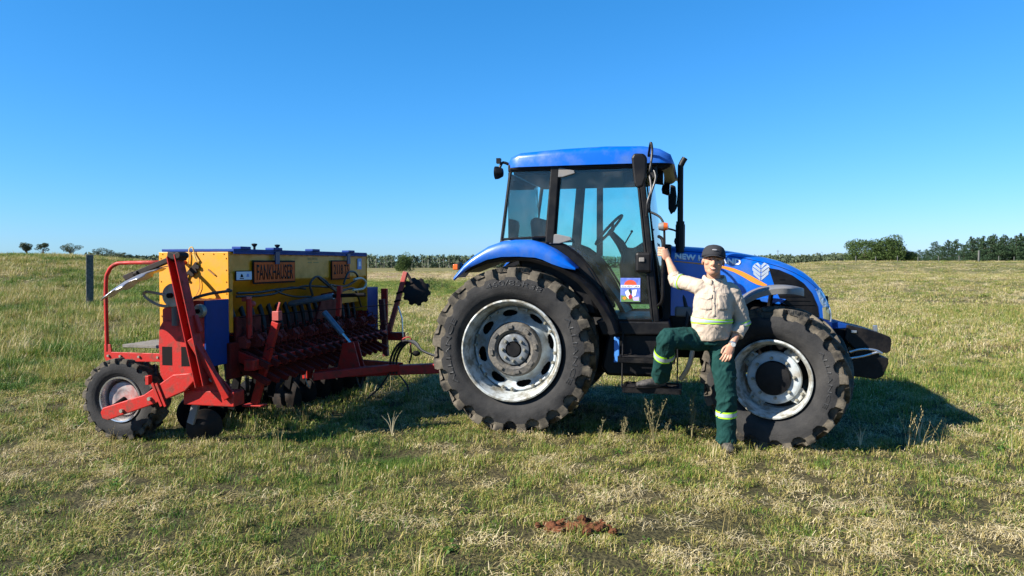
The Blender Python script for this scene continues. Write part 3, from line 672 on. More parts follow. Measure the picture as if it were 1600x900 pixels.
def hd(bm, name, m, off, step=.04, parent=ho, th=0.0012): return mapped(cut(bm, step), lambda a, b: (a, hood_y(a, b, off), b), name, m, parent, thick=th)
def slant(a, b): z_ = b-(a-1.535)*.10; return (a, hood_y(a, z_, .003), z_)       # the name runs slightly downhill
mapped(cut(text2d('NEW HOLLAND', (1.535, 1.655, 2.155, 1.715), bold=.05), .04), slant, 'lettering', WHITE, ho, thick=.0012)
st_ = [(1.53, 1.632, .004), (1.72, 1.613, .006), (1.90, 1.592, .009), (2.0, 1.572, .013), (2.09, 1.545, .018), (2.17, 1.508, .024), (2.24, 1.468, .028), (2.30, 1.436, .026), (2.35, 1.415, .018), (2.39, 1.405, .004)]
sb = bmesh.new(); pv = None
for a_, b_, h_ in st_:
    cv = (sb.verts.new((a_, b_-h_, 0)), sb.verts.new((a_, b_+h_, 0)))
    if pv: sb.faces.new((pv[0], cv[0], cv[1], pv[1]))
    pv = cv
hd(sb, 'orange_stripe', STR, .0025)
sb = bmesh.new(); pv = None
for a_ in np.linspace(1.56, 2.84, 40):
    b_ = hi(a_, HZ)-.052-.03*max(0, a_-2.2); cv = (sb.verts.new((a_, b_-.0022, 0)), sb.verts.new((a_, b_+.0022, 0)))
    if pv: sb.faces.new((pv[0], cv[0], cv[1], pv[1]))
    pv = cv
hd(sb, 'crease_shadow', INK, .0015)  # thin black line paints in the shadow along the bonnet crease
# leaf emblem: silver leaf blades fanned about a stem
lx, lz = 2.335, 1.535
for s in (-1, 1):
    for k in range(4):
        z0 = lz-.085+k*.038; pts = [(lx+s*.004, z0), (lx+s*.004, z0+.032)]
        for t in np.linspace(0, 1, 6):
            xx = .008+(.078*math.sqrt(max(.04, 1-((z0+.035-lz)/.10)**2))-.008)*t; pts.append((lx+s*xx, min(z0+.032+.055*t-.0*t*t, lz+.088*math.sqrt(max(0, 1-(xx/.09)**2)))))
        for t in np.linspace(1, 0, 6):
            xx = .008+(.078*math.sqrt(max(.04, 1-((z0+.035-lz)/.10)**2))-.008)*t; pts.append((lx+s*xx, min(z0+.002+.055*t, lz+.080*math.sqrt(max(0, 1-(xx/.09)**2)))))
        if s > 0: pts = pts[::-1]
        try: hd(polybm(pts), 'leaf_emblem', SILV, .003)
        except Exception: pass
# black grille panel in the bonnet side
gr = hd(polybm([(2.405, 1.568), (2.50, 1.55), (2.62, 1.497), (2.72, 1.425), (2.795, 1.335), (2.85, 1.21), (2.865, 1.10), (2.66, 1.17), (2.52, 1.25), (2.47, 1.36)]), 'grille', BLACK, .004, th=.004)
g = G()
for k in range(7):
    z = 1.22+.04*k; x0, x1 = 2.50, 2.82-.05*k*.9
    if x1 > x0: g.tube([(x0+.0, hood_y(x0, z, .009), z), ((x0+x1)/2, hood_y((x0+x1)/2, z, .009), z), (x1, hood_y(x1, z, .009), z)], .003, 5)
g.build('grille_slat', DARK, gr, True)
hl = hd(polybm([(2.838, 1.36), (2.880, 1.365), (2.925, 1.30), (2.95, 1.21), (2.90, 1.20), (2.872, 1.25)]), 'headlight', LENS, .006, .03, th=.004)
hd(polybm([(2.895, 1.195), (2.95, 1.205), (2.968, 1.11), (2.966, 1.075), (2.905, 1.09)]), 'lower_lamp', LENSY, .006, .03, hl, th=.004)
g = G(); pr = [(2.83, 1.365), (2.885, 1.375), (2.932, 1.305), (2.96, 1.2), (2.975, 1.11), (2.97, 1.06)]
g.tube([(a, hood_y(a, b, .008), b) for a, b in pr], .006, 6, 3); g.build('lamp_trim', CHR, hl, True)
# nose face
G().prismx([(-.2, 1.03), (.2, 1.03), (.22, 1.22), (.2, 1.30), (-.2, 1.30), (-.22, 1.22)], 2.93, 2.955).build('nose_grille', BLACK, ho, bevel=.01, loc=(0.01, 0, 0))
G().prism([(1.42, 1.0), (1.42, 1.80), (1.50, 1.795), (1.50, 1.0)], -.40, .40).build('firewall', BLACK, T, bevel=.01)
# front mudguards over the front wheels
for s, yo in ((-1, 0), (1, 0)):
    arc = [(2.04, 1.18), (2.12, 1.27), (2.22, 1.345), (2.34, 1.39), (2.46, 1.405), (2.58, 1.40), (2.68, 1.375)]; v = []
    arc = [(float(a), float(np.polyval(np.polyfit([p[0] for p in arc], [p[1] for p in arc], 4), a))) for a in np.linspace(2.04, 2.68, 22)]
    for i, (x, z) in enumerate(arc):
        wd = 1 if x < 2.46 else (1-.75*((x-2.46)/.22)**2)
        for yy, dz in [(.98, -.06), (.99, -.012), (.95, .008), (.62, .012), (.60, -.01), (.62, .0), (.95, -.006), (.965, -.06)]:
            q = .62+(yy-.62)*wd; v.append((x, s*q, z+dz))
    m = 8; f = [(i*m+j, i*m+(j+1) % m, (i+1)*m+(j+1) % m, (i+1)*m+j) for i in range(len(arc)-1) for j in range(m)]+[tuple(range(m)), tuple((len(arc)-1)*m+j for j in range(m-1, -1, -1))]
    fm = G().add(v, f).build('front_mudguard', GREYF, T, True, auto=55)
    G().tube([(2.44, s*.45, .62), (2.40, s*.42, 1.0), (2.42, s*.5, 1.33), (2.42, s*.8, 1.35)], .022, 8, 3).build('mudguard_bracket', BLKM, fm, True)
G().prism([(2.30, 1.30), (2.56, 1.275), (2.50, 1.225), (2.34, 1.25)], -.46, -.385).build('blue_side_trim', BLUE, T, bevel=.008)
# front weight carrier and bumper
wc = G().prism([(2.92, .88), (2.94, 1.03), (3.02, 1.045), (3.14, 1.02), (3.14, .72), (2.95, .70)], -.24, .24).build('weight_carrier', DARK, T, bevel=.02)
for k in range(8):
    y = -.245+k*.07
    G().prism([(3.12, 1.035), (3.30, .995), (3.40, .965), (3.49, .93), (3.505, .90), (3.50, .80), (3.47, .775), (3.40, .78), (3.41, .74), (3.48, .73), (3.485, .68), (3.44, .56), (3.38, .53), (3.16, .55), (3.13, .60), (3.20, .80), (3.10, .90)], y-.031, y+.031).build('front_weight', BLKM, wc, bevel=.008)
G().tube([(3.14, -.30, .78), (3.24, -.30, .81), (3.36, -.30, .805), (3.42, -.30, .775)], .012, 8, 3).tube([(3.14, -.30, .72), (3.26, -.30, .745), (3.38, -.30, .785), (3.42, -.30, .775)], .012, 8, 3).build('tow_loop', CHR, wc, True)
G().box((3.40, -.1, .99), (.035, .05, .06)).box((3.18, -.27, .97), (.05, .03, .025)).build('pin', CHR, wc, bevel=.004)
G().prism([(2.86, 1.02), (3.05, 1.055), (3.15, 1.03), (3.16, 1.0), (2.88, .98)], -.25, .25).build('nose_lower_trim', BLUE2, T, bevel=.01)
# rear linkage and drawbar end hidden behind the rear wheel
G().box((-.42, 0, .44), (.7, .12, .06)).bar((-.25, -.3, .75), (-.95, -.38, .55), .04, .07).bar((-.25, .3, .75), (-.95, .38, .55), .04, .07).build('rear_linkage', DARK, T, bevel=.01)

# ------------------------------------------------------------------ seed drill
SY = R(-13); D = thing('seed_drill', 'yellow and red seed drill hitched behind the blue tractor', 'seed drill', (-2.65, 6.9, 0), SY)
HL = 3.1
hp = G().prism([(0, 1.715), (0, 1.44), (-.30, 1.03), (-.42, 1.03), (-.735, 1.42), (-.735, 1.715)], .006, HL-.006).build('hopper', YEL, D, bevel=.008)
for y in (0, HL): G().box((-.365, y, 1.345), (.745, .012, .745)).build('end_plate', YEL, hp, bevel=.003)
G().box((.006, .03, 1.24), (.012, .05, .56)).build('corner_flange', YEL, hp, bevel=.003)
lid = G().box((-.36, HL/2, 1.735), (.78, HL-.1, .026)).prismx([(.05, 1.722), (HL-.05, 1.722), (HL-.05, 1.70), (.05, 1.70)], .024, .032).build('hopper_lid', BLUE2, hp, bevel=.006)
for y in (.22, .80, 1.62, 2.55): G().box((.0, y, 1.758), (.10, .17, .028)).build('lid_hinge', BLUE2, lid, bevel=.006)
for y in (.52, .95): G().lathe([(0, 0), (.012, 0), (.012, .03), (.028, .05), (.028, .062), (0, .066)], 16, 'z', (-.05, y, 1.745)).build('knob', BLACK, lid, True)
for y in (.80, 2.48): G().box((.038, y, 1.665), (.012, .085, .13)).build('lid_latch', mat('navy_latch', (.012, .018, .09), .45), lid, bevel=.003)
def sign(name, y0, z0, y1, z1, m, border):
    o = G().box((.020, (y0+y1)/2, (z0+z1)/2), (.008, y1-y0, z1-z0)).build(name, INK, hp, bevel=.003)
    b = border; G().box((.0265, (y0+y1)/2, (z0+z1)/2), (.005, y1-y0-2*b, z1-z0-2*b)).build('sign_face', m, o); return o
def hsurf(a, b, off=.0305): return (off, a, b)
s1 = sign('name_sign', .375, 1.405, 1.185, 1.640, ORG, .018)
mapped(text2d('FANKHAUSER', (.43, 1.445, 1.13, 1.60), bold=.012), hsurf, 'lettering', INK, s1, thick=.0008)
s2 = sign('model_sign', 2.04, 1.41, 2.545, 1.645, ORG, .015)
mapped(text2d('2118 TS', (2.09, 1.475, 2.50, 1.595), bold=.012), hsurf, 'lettering', INK, s2, thick=.0008)
s3 = sign('info_label', .085, 1.445, .352, 1.54, LBL, .008)
for pp in ([(.15, 1.478), (.20, 1.478), (.185, 1.505), (.165, 1.51)], [(.14, 1.462), (.21, 1.462), (.21, 1.470), (.14, 1.470)], [(.25, 1.48), (.30, 1.48), (.29, 1.51), (.26, 1.51)]):
    mapped(polybm(pp), hsurf, 'print', LBLB if pp[0][0] > .2 else INK, s3, thick=.0006)
s4 = G().box((.008, 2.86, 1.60), (.006, .12, .14)).build('small_label', LBLB, hp); mapped(polybm([(2.83, 1.57), (2.89, 1.57), (2.89, 1.63), (2.83, 1.63)]), lambda a, b: (.0125, a, b), 'print', WHITE, s4, thick=.0005)
mapped(text2d('||||| 28 |||', (1.50, 1.645, 1.72, 1.675)), lambda a, b: (.006, a, b), 'print', mat('green_ink', (.12, .2, .03), .5), hp, thick=.0006)
mapped(text2d('--- ----', (1.50, 1.615, 1.75, 1.622)), lambda a, b: (.006, a, b), 'print', MT['green_ink'], hp, thick=.0006)
rv = G()
for y in np.arange(.06, HL, .12): rv.cyl((.006, y, 1.695), (.011, y, 1.695), .006, 6)
for z in np.arange(1.0, 1.70, .11): rv.cyl((-.72, -.006, z), (-.72, -.012, z), .007, 6); rv.cyl((-.018, -.006, z), (-.018, -.012, z), .007, 6)
for x in np.arange(-.70, 0, .11): rv.cyl((x, -.006, 1.70), (x, -.012, 1.70), .007, 6)
rv.build('rivet', YEL, hp)['kind'] = 'stuff'
# fertiliser chute plate lit yellow through the linkage
G().prismx([(2.30, 1.10), (3.02, 1.10), (3.05, 1.26), (2.46, 1.26)], -.10, -.085).build('chute_plate', YEL, hp)
# end drive boxes
def drive_box(s, y0):
    a, b = (y0, y0+s*.35); lo, hi_ = min(a, b), max(a, b)
    bx = G().box((-.14, (lo+hi_)/2, 1.02), (.27, hi_-lo, .52)).build('drive_cover', RED, D, bevel=.006)
    G().box((.002, (lo+hi_)/2, .98), (.016, hi_-lo-.004, .60)).build('blue_panel', BLUE2, bx, bevel=.004); return bx
bx = drive_box(-1, -.008)
gg = G().lathe([(0, -.02), (.05, -.018), (.062, 0), (.062, .02)], 24, 'y', (-.03, -.385, 1.19)).build('bearing_cap', mat('galvanised', (.33, .33, .28), .45, .6, (.12, .1, .08), 20, .5), bx, True)
G().cyl((-.03, -.40, 1.19), (-.03, -.43, 1.19), .022, 6).build('bolt_head', DARK, gg)
drive_box(1, HL+.008)
G().box((.08, HL+.42, .98), (.09, .05, .55)).build('far_panel', RED, D, bevel=.005)
# main frame beams
fr = G().box((-.30, HL/2, .86), (.12, HL+.4, .12)).build('main_beam', RED, D, bevel=.008)
G().box((.20, HL/2+.05, .66), (.10, HL+.1, .10)).build('front_beam', RED, D, bevel=.008)
for y in (.12, 1.25, 1.95, 3.0): G().bar((-.35, y, .86), (.24, y, .66), .08, .10).build('cross_member', RED, D, bevel=.006)
G().prismx([(-.02, .98), (.12, 1.05), (HL-.1, 1.05), (HL, .98), (HL, .90), (-.02, .90)], -.28, -.26).build('meter_panel', mat('dark_red_paint', (.10, .012, .012), .6), D, bevel=.004)
G().box((.02, .28, .93), (.03, .42, .35)).build('side_plate', REDD, D, bevel=.006)
G().prismx([(1.45, .98), (1.62, 1.26), (1.95, 1.28), (2.0, .98)], .10, .13).build('gusset_plate', REDD, D, bevel=.005)
# lower lip of hopper, metering row
G().box((-.36, HL/2, 1.0), (.16, HL-.1, .06)).build('meter_bar', DARK, D, bevel=.01)
# 18 sowing units
NU = 18
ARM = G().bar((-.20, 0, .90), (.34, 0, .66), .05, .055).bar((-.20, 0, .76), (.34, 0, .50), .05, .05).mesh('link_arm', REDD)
PLATE = G().prism([(-.05, .98), (.06, 1.02), (.13, .93), (.10, .86), (-.02, .87)], -.045, .045).mesh('spring_seat', mat('dusty_red', (.22, .03, .022), .6, spec=.2))
SPR = G()
for k in range(40):
    a0, a1 = k*.9, (k+1)*.9
    SPR.tube([(-.02+.36*k/40+.024*math.cos(a0)*.5, .024*math.sin(a0), .97-.2*k/40+.024*math.cos(a0)), (-.02+.36*(k+1)/40+.024*math.cos(a1)*.5, .024*math.sin(a1), .97-.2*(k+1)/40+.024*math.cos(a1))], .006, 4)
SPR = SPR.mesh('spring', REDD)
TUBE = G().tube([(0, 0, 1.0), (.03, 0, .88), (-.03, 0, .72), (0, 0, .55), (.02, 0, .25)], [.034, .030, .026, .024, .02], 10, 4).mesh('seed_tube', HOSE, True)
DISC = G().lathe([(0, -.012), (.05, -.012), (.06, -.006), (.205, -.002), (.21, 0), (.205, .002), (.06, .006), (.05, .012), (0, .012)], 28, 'y').mesh('coulter_disc', DISCD, True)
PW = G().lathe([(.06, -.03), (.14, -.034), (.155, -.02), (.16, 0), (.155, .02), (.14, .034), (.06, .03), (0, .03)], 24, 'y').lathe([(0, -.03), (.06, -.03)], 24, 'y').mesh('press_wheel', DARK, True)
SHANK = G().bar((.0, 0, .80), (-.12, 0, .22), .03, .07).mesh('shank', DARK)
FT_ = G().tube([(0, 0, 1.03), (.05, 0, .95), (.10, 0, .80), (.12, 0, .6)], [.032, .028, .024, .022], 8, 4).mesh('fertiliser_tube', HOSE, True)
for k in range(NU):
    y = .12+k*(HL-.24)/(NU-1); st = .10 if k % 2 else 0
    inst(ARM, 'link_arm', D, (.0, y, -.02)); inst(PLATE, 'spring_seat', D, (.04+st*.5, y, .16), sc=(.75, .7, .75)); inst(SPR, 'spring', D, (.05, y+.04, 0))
    inst(TUBE, 'seed_tube', D, (-.34, y, .0)); inst(FT_, 'fertiliser_tube', D, (-.26, y+.05, .22), sc=(1, 1, 1.0))
    
    if k > 5: inst(DISC, 'coulter_disc', D, (-.06-st, y, .15), sc=(.85, 1, .85))
    inst(SHANK, 'shank', D, (.06-st, y, .0)); inst(PW, 'press_wheel', D, (-.50-st, y, .15))
# front uprights, jack stand
jk = G().bar((.05, -.02, 1.05), (-.19, -.02, .25), .05, .075).build('jack_leg', RED, D, bevel=.006)
jk.location = (.30, .26, 0)
G().box((-.19, -.02, .24), (.20, .12, .018)).build('foot_plate', RED, jk, bevel=.004); G().box((.06, -.02, 1.11), (.07, .07, .09)).bar((.06, -.02, 1.14), (.09, -.02, 1.24), .012, .02).build('jack_head', REDF, jk, bevel=.005)
G().box((.02, .18, .70), (.05, .46, .34)).build('end_bracket', REDD, D, bevel=.008)
G().tube([(-.10, -.10, 1.27), (-.10, -.10, .9)], .028, 8).build('upright_tube', RED, D, True, loc=(.22, .25, 0))
G().box((.05, .22, 1.27), (.06, .09, .05)).ball((.10, .24, 1.22), .03).build('pivot_bracket', REDF, D, bevel=.006)
# drawbar
db = G().bar((-.05, 1.5, .355), (1.62, 1.5, .475), .12, .105).build('drawbar', RED, D, bevel=.01)
G().bar((.35, .95, .42), (1.1, 1.47, .47), .08, .08, (0, 0, 1)).build('brace', RED, db, bevel=.006); G().bar((.35, 2.05, .42), (1.1, 1.53, .47), .08, .08, (0, 0, 1)).build('brace', RED, db, bevel=.006)
G().prism([(.38, .42), (.45, .72), (.58, .74), (.66, .45)], 1.44, 1.46).prism([(.38, .42), (.45, .72), (.58, .74), (.66, .45)], 1.55, 1.57).build('lug', RED, db, bevel=.004)
G().tube([(.0, 1.42, .33), (.01, 1.43, .44), (.0, 1.57, .44)], .009, 6).tube([(.10, 1.42, .33), (.11, 1.43, .46), (.1, 1.57, .46)], .009, 6).tube([(.0, 1.42, .33), (.02, 1.42, .27), (.05, 1.42, .22)], .008, 6).build('u_bolt', mat('zinc', (.55, .5, .38), .4, .6), db, True)
# hydraulic rams and hoses
cy = G().cyl((.20, 1.5, 1.06), (.42, 1.5, .82), .034, 14).build('hydraulic_ram', HYDB, D, True)
G().cyl((.42, 1.5, .82), (.56, 1.5, .67), .018, 12).build('ram_rod', CHR, cy, True); G().cyl((.52, 1.45, .655), (.52, 1.55, .655), .03, 14).build('ram_pin', DARK, cy, True)
cy = G().cyl((-.20, 1.45, 1.15), (.34, 1.45, 1.245), .034, 14).build('hydraulic_ram', HYDB, D, True)
G().cyl((.34, 1.45, 1.245), (.72, 1.45, 1.265), .022, 12).build('ram_rod', DARK, cy, True)
G().bar((.40, 1.45, 1.02), (.42, 1.45, 1.36), .05, .05).build('ram_bracket', RED, cy, bevel=.005)
G().tube([(-1.25, .25, 1.08), (-.20, 1.45, 1.15)], .004, 6).build('control_rod', DARK, cy, True, loc=(1.3, -.15, .02))
def hose(pts, r=.011, m=HOSE, name='hose'): return G().tube(pts, r, 8, 6).build(name, m, D, True)
hose([(.18, 1.28, 1.25), (.16, 1.26, 1.38), (.15, 1.42, 1.46), (.15, 1.60, 1.42), (.2, 1.68, 1.34), (.15, 1.95, 1.30), (.15, 2.2, 1.29)], .013)
hose([(.15, 1.45, 1.46), (.17, 1.55, 1.40), (.2, 1.75, 1.30), (.15, 2.0, 1.27), (.15, 2.35, 1.30), (.1, 2.6, 1.20), (.08, 2.75, 1.05)], .013)
hose([(.15, 2.1, 1.36), (.16, 2.2, 1.49), (.16, 2.38, 1.50), (.15, 2.5, 1.43), (.15, 2.35, 1.37), (.15, 2.1, 1.33), (.15, 1.75, 1.36)], .013)
hose([(.17, 2.35, 1.41), (.18, 2.55, 1.42), (.18, 2.68, 1.36), (.18, 2.6, 1.29), (.18, 2.3, 1.28)], .014, CREAM)
hose([(.06, .05, 1.33), (.06, .4, 1.325), (.06, .75, 1.34), (.08, 1.1, 1.345), (.1, 1.3, 1.36), (.12, 1.8, 1.33)], .012)
hose([(.05, .05, 1.30), (.06, .35, 1.29), (.06, .7, 1.30), (.06, 1.0, 1.35), (.08, 1.3, 1.33)], .012)
hose([(.06, .72, 1.33), (.07, .85, 1.29), (.08, 1.1, 1.25), (.1, 1.4, 1.24)], .010)
hose([(-.15, -.42, 1.24), (-.10, -.42, 1.29), (.04, -.35, 1.34), (.10, -.1, 1.36)], .014)
G().ball((.08, -.12, 1.365), (.02, .03, .02)).build('hose_fitting', BLACK, D, True)
for k, dx in enumerate((0, .035, .07)):
    hose([(1.02+dx, 1.44, .40), (1.03+dx, 1.42, .56), (1.11+dx, 1.38, .70), (1.22+dx, 1.34, .775), (1.34+dx*.5, 1.30, .76), (1.47, 1.25, .68), (1.70, 1.2, .62)], .013)
hose([(1.26, 1.4, .78), (1.27, 1.42, .62), (1.24, 1.43, .52)], .009); hose([(1.00, 1.44, .40), (.88, 1.46, .24), (.76, 1.40, .12)], .010); hose([(1.10, 1.46, .40), (1.20, 1.46, .28), (1.22, 1.46, .20)], .010)
hose([(.60, 1.46, .42), (.62, 1.46, .30), (.66, 1.46, .22)], .011); hose([(.70, 1.46, .42), (.68, 1.46, .30), (.65, 1.46, .22)], .011)
G().ball((1.40, 1.22, .66), (.045, .03, .03)).build('hose_coupling', DARK, D, True)
G().tube([(1.16, 1.40, .76), (1.20, 1.38, .80), (1.27, 1.40, .80), (1.26, 1.40, .64)], .008, 6, 3).build('hose_hook', REDF, D, True)
# near side: bracket plates, wheel arm, guard rail, board
pl = G().prism([(-.41, .90), (-.40, 1.04), (-.36, 1.10), (-.18, 1.10), (-.12, .92), (.02, .90), (.16, .66), (.32, .50), (.33, .40), (.10, .42), (-.12, .50), (-.30, .47), (-.40, .62)], -.44, -.415).build('side_bracket', RED, D, bevel=.005)
G().prism([(-.375, .705), (-.375, .872), (-.272, .872), (-.272, .705)], -.4408, -.4401).build('painted_cutout', INK, pl)  # flush black patches paint in the darkness of two openings
G().prism([(-.18, .70), (-.18, .875), (-.12, .875), (-.055, .705)], -.4408, -.4401).build('painted_cutout', INK, pl)
for x, z in ((-.10, .607), (.155, .605)):
    o = G().cyl((x, -.44, z), (x, -.475, z), .036, 20).build('pivot_washer', RED, pl, True); G().cyl((x, -.475, z), (x, -.50, z), .022, 6).build('bolt_head', NUT, o)
G().box((.10, -.38, .43), (.50, .16, .13)).build('lower_beam', RED, D, bevel=.008)
G().prism([(-.40, 1.08), (-.40, 1.20), (-.34, 1.25), (-.20, 1.25), (-.17, 1.08)], -.40, -.37).build('upper_lug', RED, D, bevel=.01)
G().cyl((-.235, -.42, 1.06), (-.235, -.42, 1.30), .042, 18).build('screw_housing', mat('dark_cylinder', (.05, .055, .055), .4, .3), D, True)
rl = G().lathe([(0, -.022), (.03, -.02), (.10, -.012), (.105, 0), (.10, .012), (0, .02)], 36, 'y').build('reel_disc', mat('grey_green_disc', (.30, .33, .28), .5, .2, (.14, .14, .1), 10, .6), D, True, loc=(-.24, -.46, 1.33))
G().cyl((0, -.02, 0), (.0, -.06, 0), .022, 10).build('reel_hub', DARK, rl, True)
pts = [(-.28+.14*math.cos(a)*1.2-.02, -.46-.02*math.sin(a), 1.285+.055*math.sin(a)+.05*max(0, -math.cos(a))) for a in np.linspace(0, 2*PI, 15)]
G().tube(pts, .013, 8, 2).build('crank_loop', mat('grey_hose', (.25, .25, .22), .5), D, True, loc=(-.07, 0, 0))
arm = G().prism([(-.935, .22), (-.955, .27), (-.93, .315), (-.50, .45), (-.20, .64), (-.02, .66), (.02, .60), (-.08, .50), (-.25, .43), (-.46, .35), (-.88, .205)], -.53, -.49).build('wheel_arm', RED, D, bevel=.008)
for x in (-.37, -.33): G().bar((x-.03, -.54, .56), (x+.06, -.54, .36), .015, .022).build('clamp_bar', RED, arm)
G().box((-.44, -.535, .585), (.035, .05, .08)).build('clamp_lug', RED, arm, bevel=.004)
for x, z in ((-.72, .30), (-.43, .42)): o = G().cyl((x, -.53, z), (x, -.555, z), .018, 6).build('bolt_head', NUT, arm)
# support wheel
SWT = tyre_mesh(.385, .205, .24, 19, .028, duty=(.36, .5), skew=.8)
wh = G().lathe(dense([(.165, -.02), (.15, -.05), (.10, -.055), (.06, -.04), (.0, -.04)], .02), 48).build('support_wheel', mat('pale_red_disc', (.42, .36, .34), .5, 0, (.35, .06, .04), 9, .8), D, True, loc=(-.90, -.26, .36), rot=(0, 0, R(4)))
wh.modifiers.new('t', 'SOLIDIFY').thickness = .01
o = bpy.data.objects.new('tyre', SWT); COL.objects.link(o); o.parent = wh
G().lathe([(.203, -.085), (.212, -.095), (.208, -.105), (.196, -.103), (.185, -.08), (.165, -.02), (.165, .07), (.20, .10), (.2, .09), (.175, .07), (.175, -.02)], 60, close=True).build('rim', CHR, wh, True)
G().cyl((-.90, -.50, .275), (-.90, -.26, .36), .03, 12).build('stub_axle', DARK, arm, True)
# second support wheel on the far side
wh2 = inst(wh.data, 'support_wheel', D, (-.90, HL+.26, .36), (0, 0, PI)); o = inst(SWT, 'tyre', wh2)
G().prism([(-.935, .22), (-.955, .27), (-.50, .45), (-.20, .64), (-.02, .60), (-.25, .43), (-.88, .205)], HL+.45, HL+.49).build('wheel_arm', RED, D, bevel=.008)
# guard rail, toe rail and walk board
G().tube([(-1.075, -.30, .80), (-1.075, -.30, 1.40), (-1.04, -.30, 1.54), (-.97, -.30, 1.60), (-.86, -.30, 1.615), (-.5, -.30, 1.62), (-.45, .1, 1.62)], .018, 12, 6).build('guard_rail', RED, D, True)
G().prism([(-1.10, .74), (-1.10, .86), (-1.03, .86), (-1.02, .79), (-.42, .79), (-.42, .715), (-1.08, .70)], -.31, -.295).build('toe_rail', RED, D, bevel=.004)
for x in (-1.05, -.92, -.72, -.52): G().cyl((x, -.31, .755), (x, -.325, .755), .012, 6).build('bolt_head', NUT, D)
for k in range(3): G().box((-.80, .0+k*.16+HL*0, .815+.0*k), (.62, .13, .03)).build('board', WOOD, D, bevel=.004, loc=(-.02, .02, 0))
for k in range(3): G().box((-1.05+k*.14, HL/2+.3, .80), (.12, HL-.6, .03)).build('board', WOOD, D, bevel=.004)
# marker arms
ma = G().bar((-.165, -.475, 1.68), (.10, -.475, .55), .006, .085)
for dx in (-.037, .037): ma.bar((-.165+dx, -.53, 1.68+dx*.23), (.10+dx, -.53, .55+dx*.23), .11, .010)
for t_ in (.05, .35, .65, .95): ma.box((-.165+.265*t_, -.50, 1.68-1.13*t_), (.07, .05, .008), (0, -.23, 0))
ma = ma.build('marker_arm', RED, D, bevel=.003)
G().bar((.0, -.55, .96), (.30, -.47, .44), .05, .06).build('arm_brace', RED, ma, bevel=.006)
G().bar((-.03, -.49, 1.15), (.02, -.49, 1.0), .05, .10).build('arm_clamp', RED, ma, bevel=.006)
G().box((-.145, -.52, 1.675), (.13, .10, .06), (0, .15, 0)).cyl((-.10, -.58, 1.68), (-.10, -.46, 1.68), .03, 14).build('arm_knuckle', DISCD, ma, bevel=.008)
fa = G().bar((-.16, -.52, 1.665), (-.60, -.52, 1.505), .05, .045).build('folding_arm', DISCD, ma, bevel=.006)
G().box((-.60, -.52, 1.50), (.10, .10, .05), (0, -.35, 0)).cyl((-.66, -.55, 1.49), (-.52, -.55, 1.53), .02, 10).build('hub_bracket', DISCD, fa, bevel=.006)
def notched(r, n=10, dish=.05):
    g = G(); seg = n*16; v = [(0, 0, dish)]; rings = [.3, .6, .85, 1.0]
    for q in rings:
        for i in range(seg):
            a = 2*PI*i/seg; ph = (i % 16)/16; cutd = 1-.16*max(0, math.sin(PI*(ph-.0)))**.6 if q == 1.0 and ph < .62 else 1
            rr = r*q*(cutd if q == 1.0 else min(1, 1)); rr = r*q if q < 1 else r*(1-(.15*math.sin(PI*ph/.62)**.6 if ph < .62 else 0))
            v.append((rr*math.cos(a), rr*math.sin(a), dish*(1-(rr/r)**2)))
    f = [(0, 1+i, 1+(i+1) % seg) for i in range(seg)]
    for k in range(3): f += [(1+k*seg+i, 1+(k+1)*seg+i, 1+(k+1)*seg+(i+1) % seg, 1+k*seg+(i+1) % seg) for i in range(seg)]
    return g.add(v, f)
def discobj(m, parent, loc, rot, r=.25):
    o = notched(r).build('marker_disc', m, parent, True, loc=loc, rot=rot); o.modifiers.new('t', 'SOLIDIFY').thickness = .006; return o
discobj(STEEL, ma, (-.575, -.52, 1.44), (R(14), R(-26), 0), .31)
fm = G().bar((.155, 3.45, .60), (.425, 3.45, 1.49), .06, .065).build('marker_arm', REDF, D, bevel=.008)
for t in (.55, .68): G().box((.155+.27*t, 3.45, .60+.89*t), (.085, .075, .025), (0, R(-17), 0)).build('arm_clamp', DARK, fm)
G().tube([(.33, 3.40, 1.02), (.385, 3.40, .85), (.395, 3.40, .60)], .010, 8).build('arm_strut', CHR, fm, True)
G().bar((.44, 3.45, 1.47), (.52, 3.45, 1.34), .04, .03).build('folding_arm', DISCD, fm, bevel=.004)
discobj(DISCD, fm, (.55, 3.52, 1.215), (R(80), 0, R(25)), .20)
G().box((.27, 3.45, .60), (.26, .10, .11)).box((.12, 3.42, .62), (.12, .2, .12)).build('marker_mount', RED, D, bevel=.008)
G().bar((.13, 3.30, 1.12), (.19, 3.30, .34), .07, .075).build('far_upright', mat('dark_red_paint', (.12, .015, .015), .5), D, bevel=.006)
# notched steel piece hanging on the end plate with its wire
hk = G().prism([(-.44, 1.46), (-.42, 1.53), (-.35, 1.60), (-.33, 1.625), (-.31, 1.62), (-.315, 1.60), (-.29, 1.59), (-.285, 1.565), (-.30, 1.555), (-.325, 1.565), (-.315, 1.545), (-.31, 1.525), (-.33, 1.515), (-.35, 1.53), (-.345, 1.505), (-.355, 1.49), (-.38, 1.49), (-.395, 1.51), (-.415, 1.50), (-.425, 1.475), (-.405, 1.455), (-.415, 1.44), (-.435, 1.445)], -.03, -.012).build('hanging_hook', DISCD, D, bevel=.003)
G().tube([(-.31, -.02, 1.62), (-.335, -.02, 1.68), (-.355, -.015, 1.745), (-.375, -.01, 1.765), (-.40, -.015, 1.745), (-.40, -.02, 1.68), (-.41, -.02, 1.58)], .006, 6, 3).bar((-.352, -.018, 1.70), (-.30, -.018, 1.625), .008, .03).build('wire_loop', mat('brass_wire', (.75, .45, .12), .4, .5), hk, True)
G().tube([(-.30, -.018, 1.50), (-.29, -.018, 1.38), (-.36, -.018, 1.27)], .003, 5, 3).build('cord', mat('brown_cord', (.25, .12, .03), .8), hk, True)
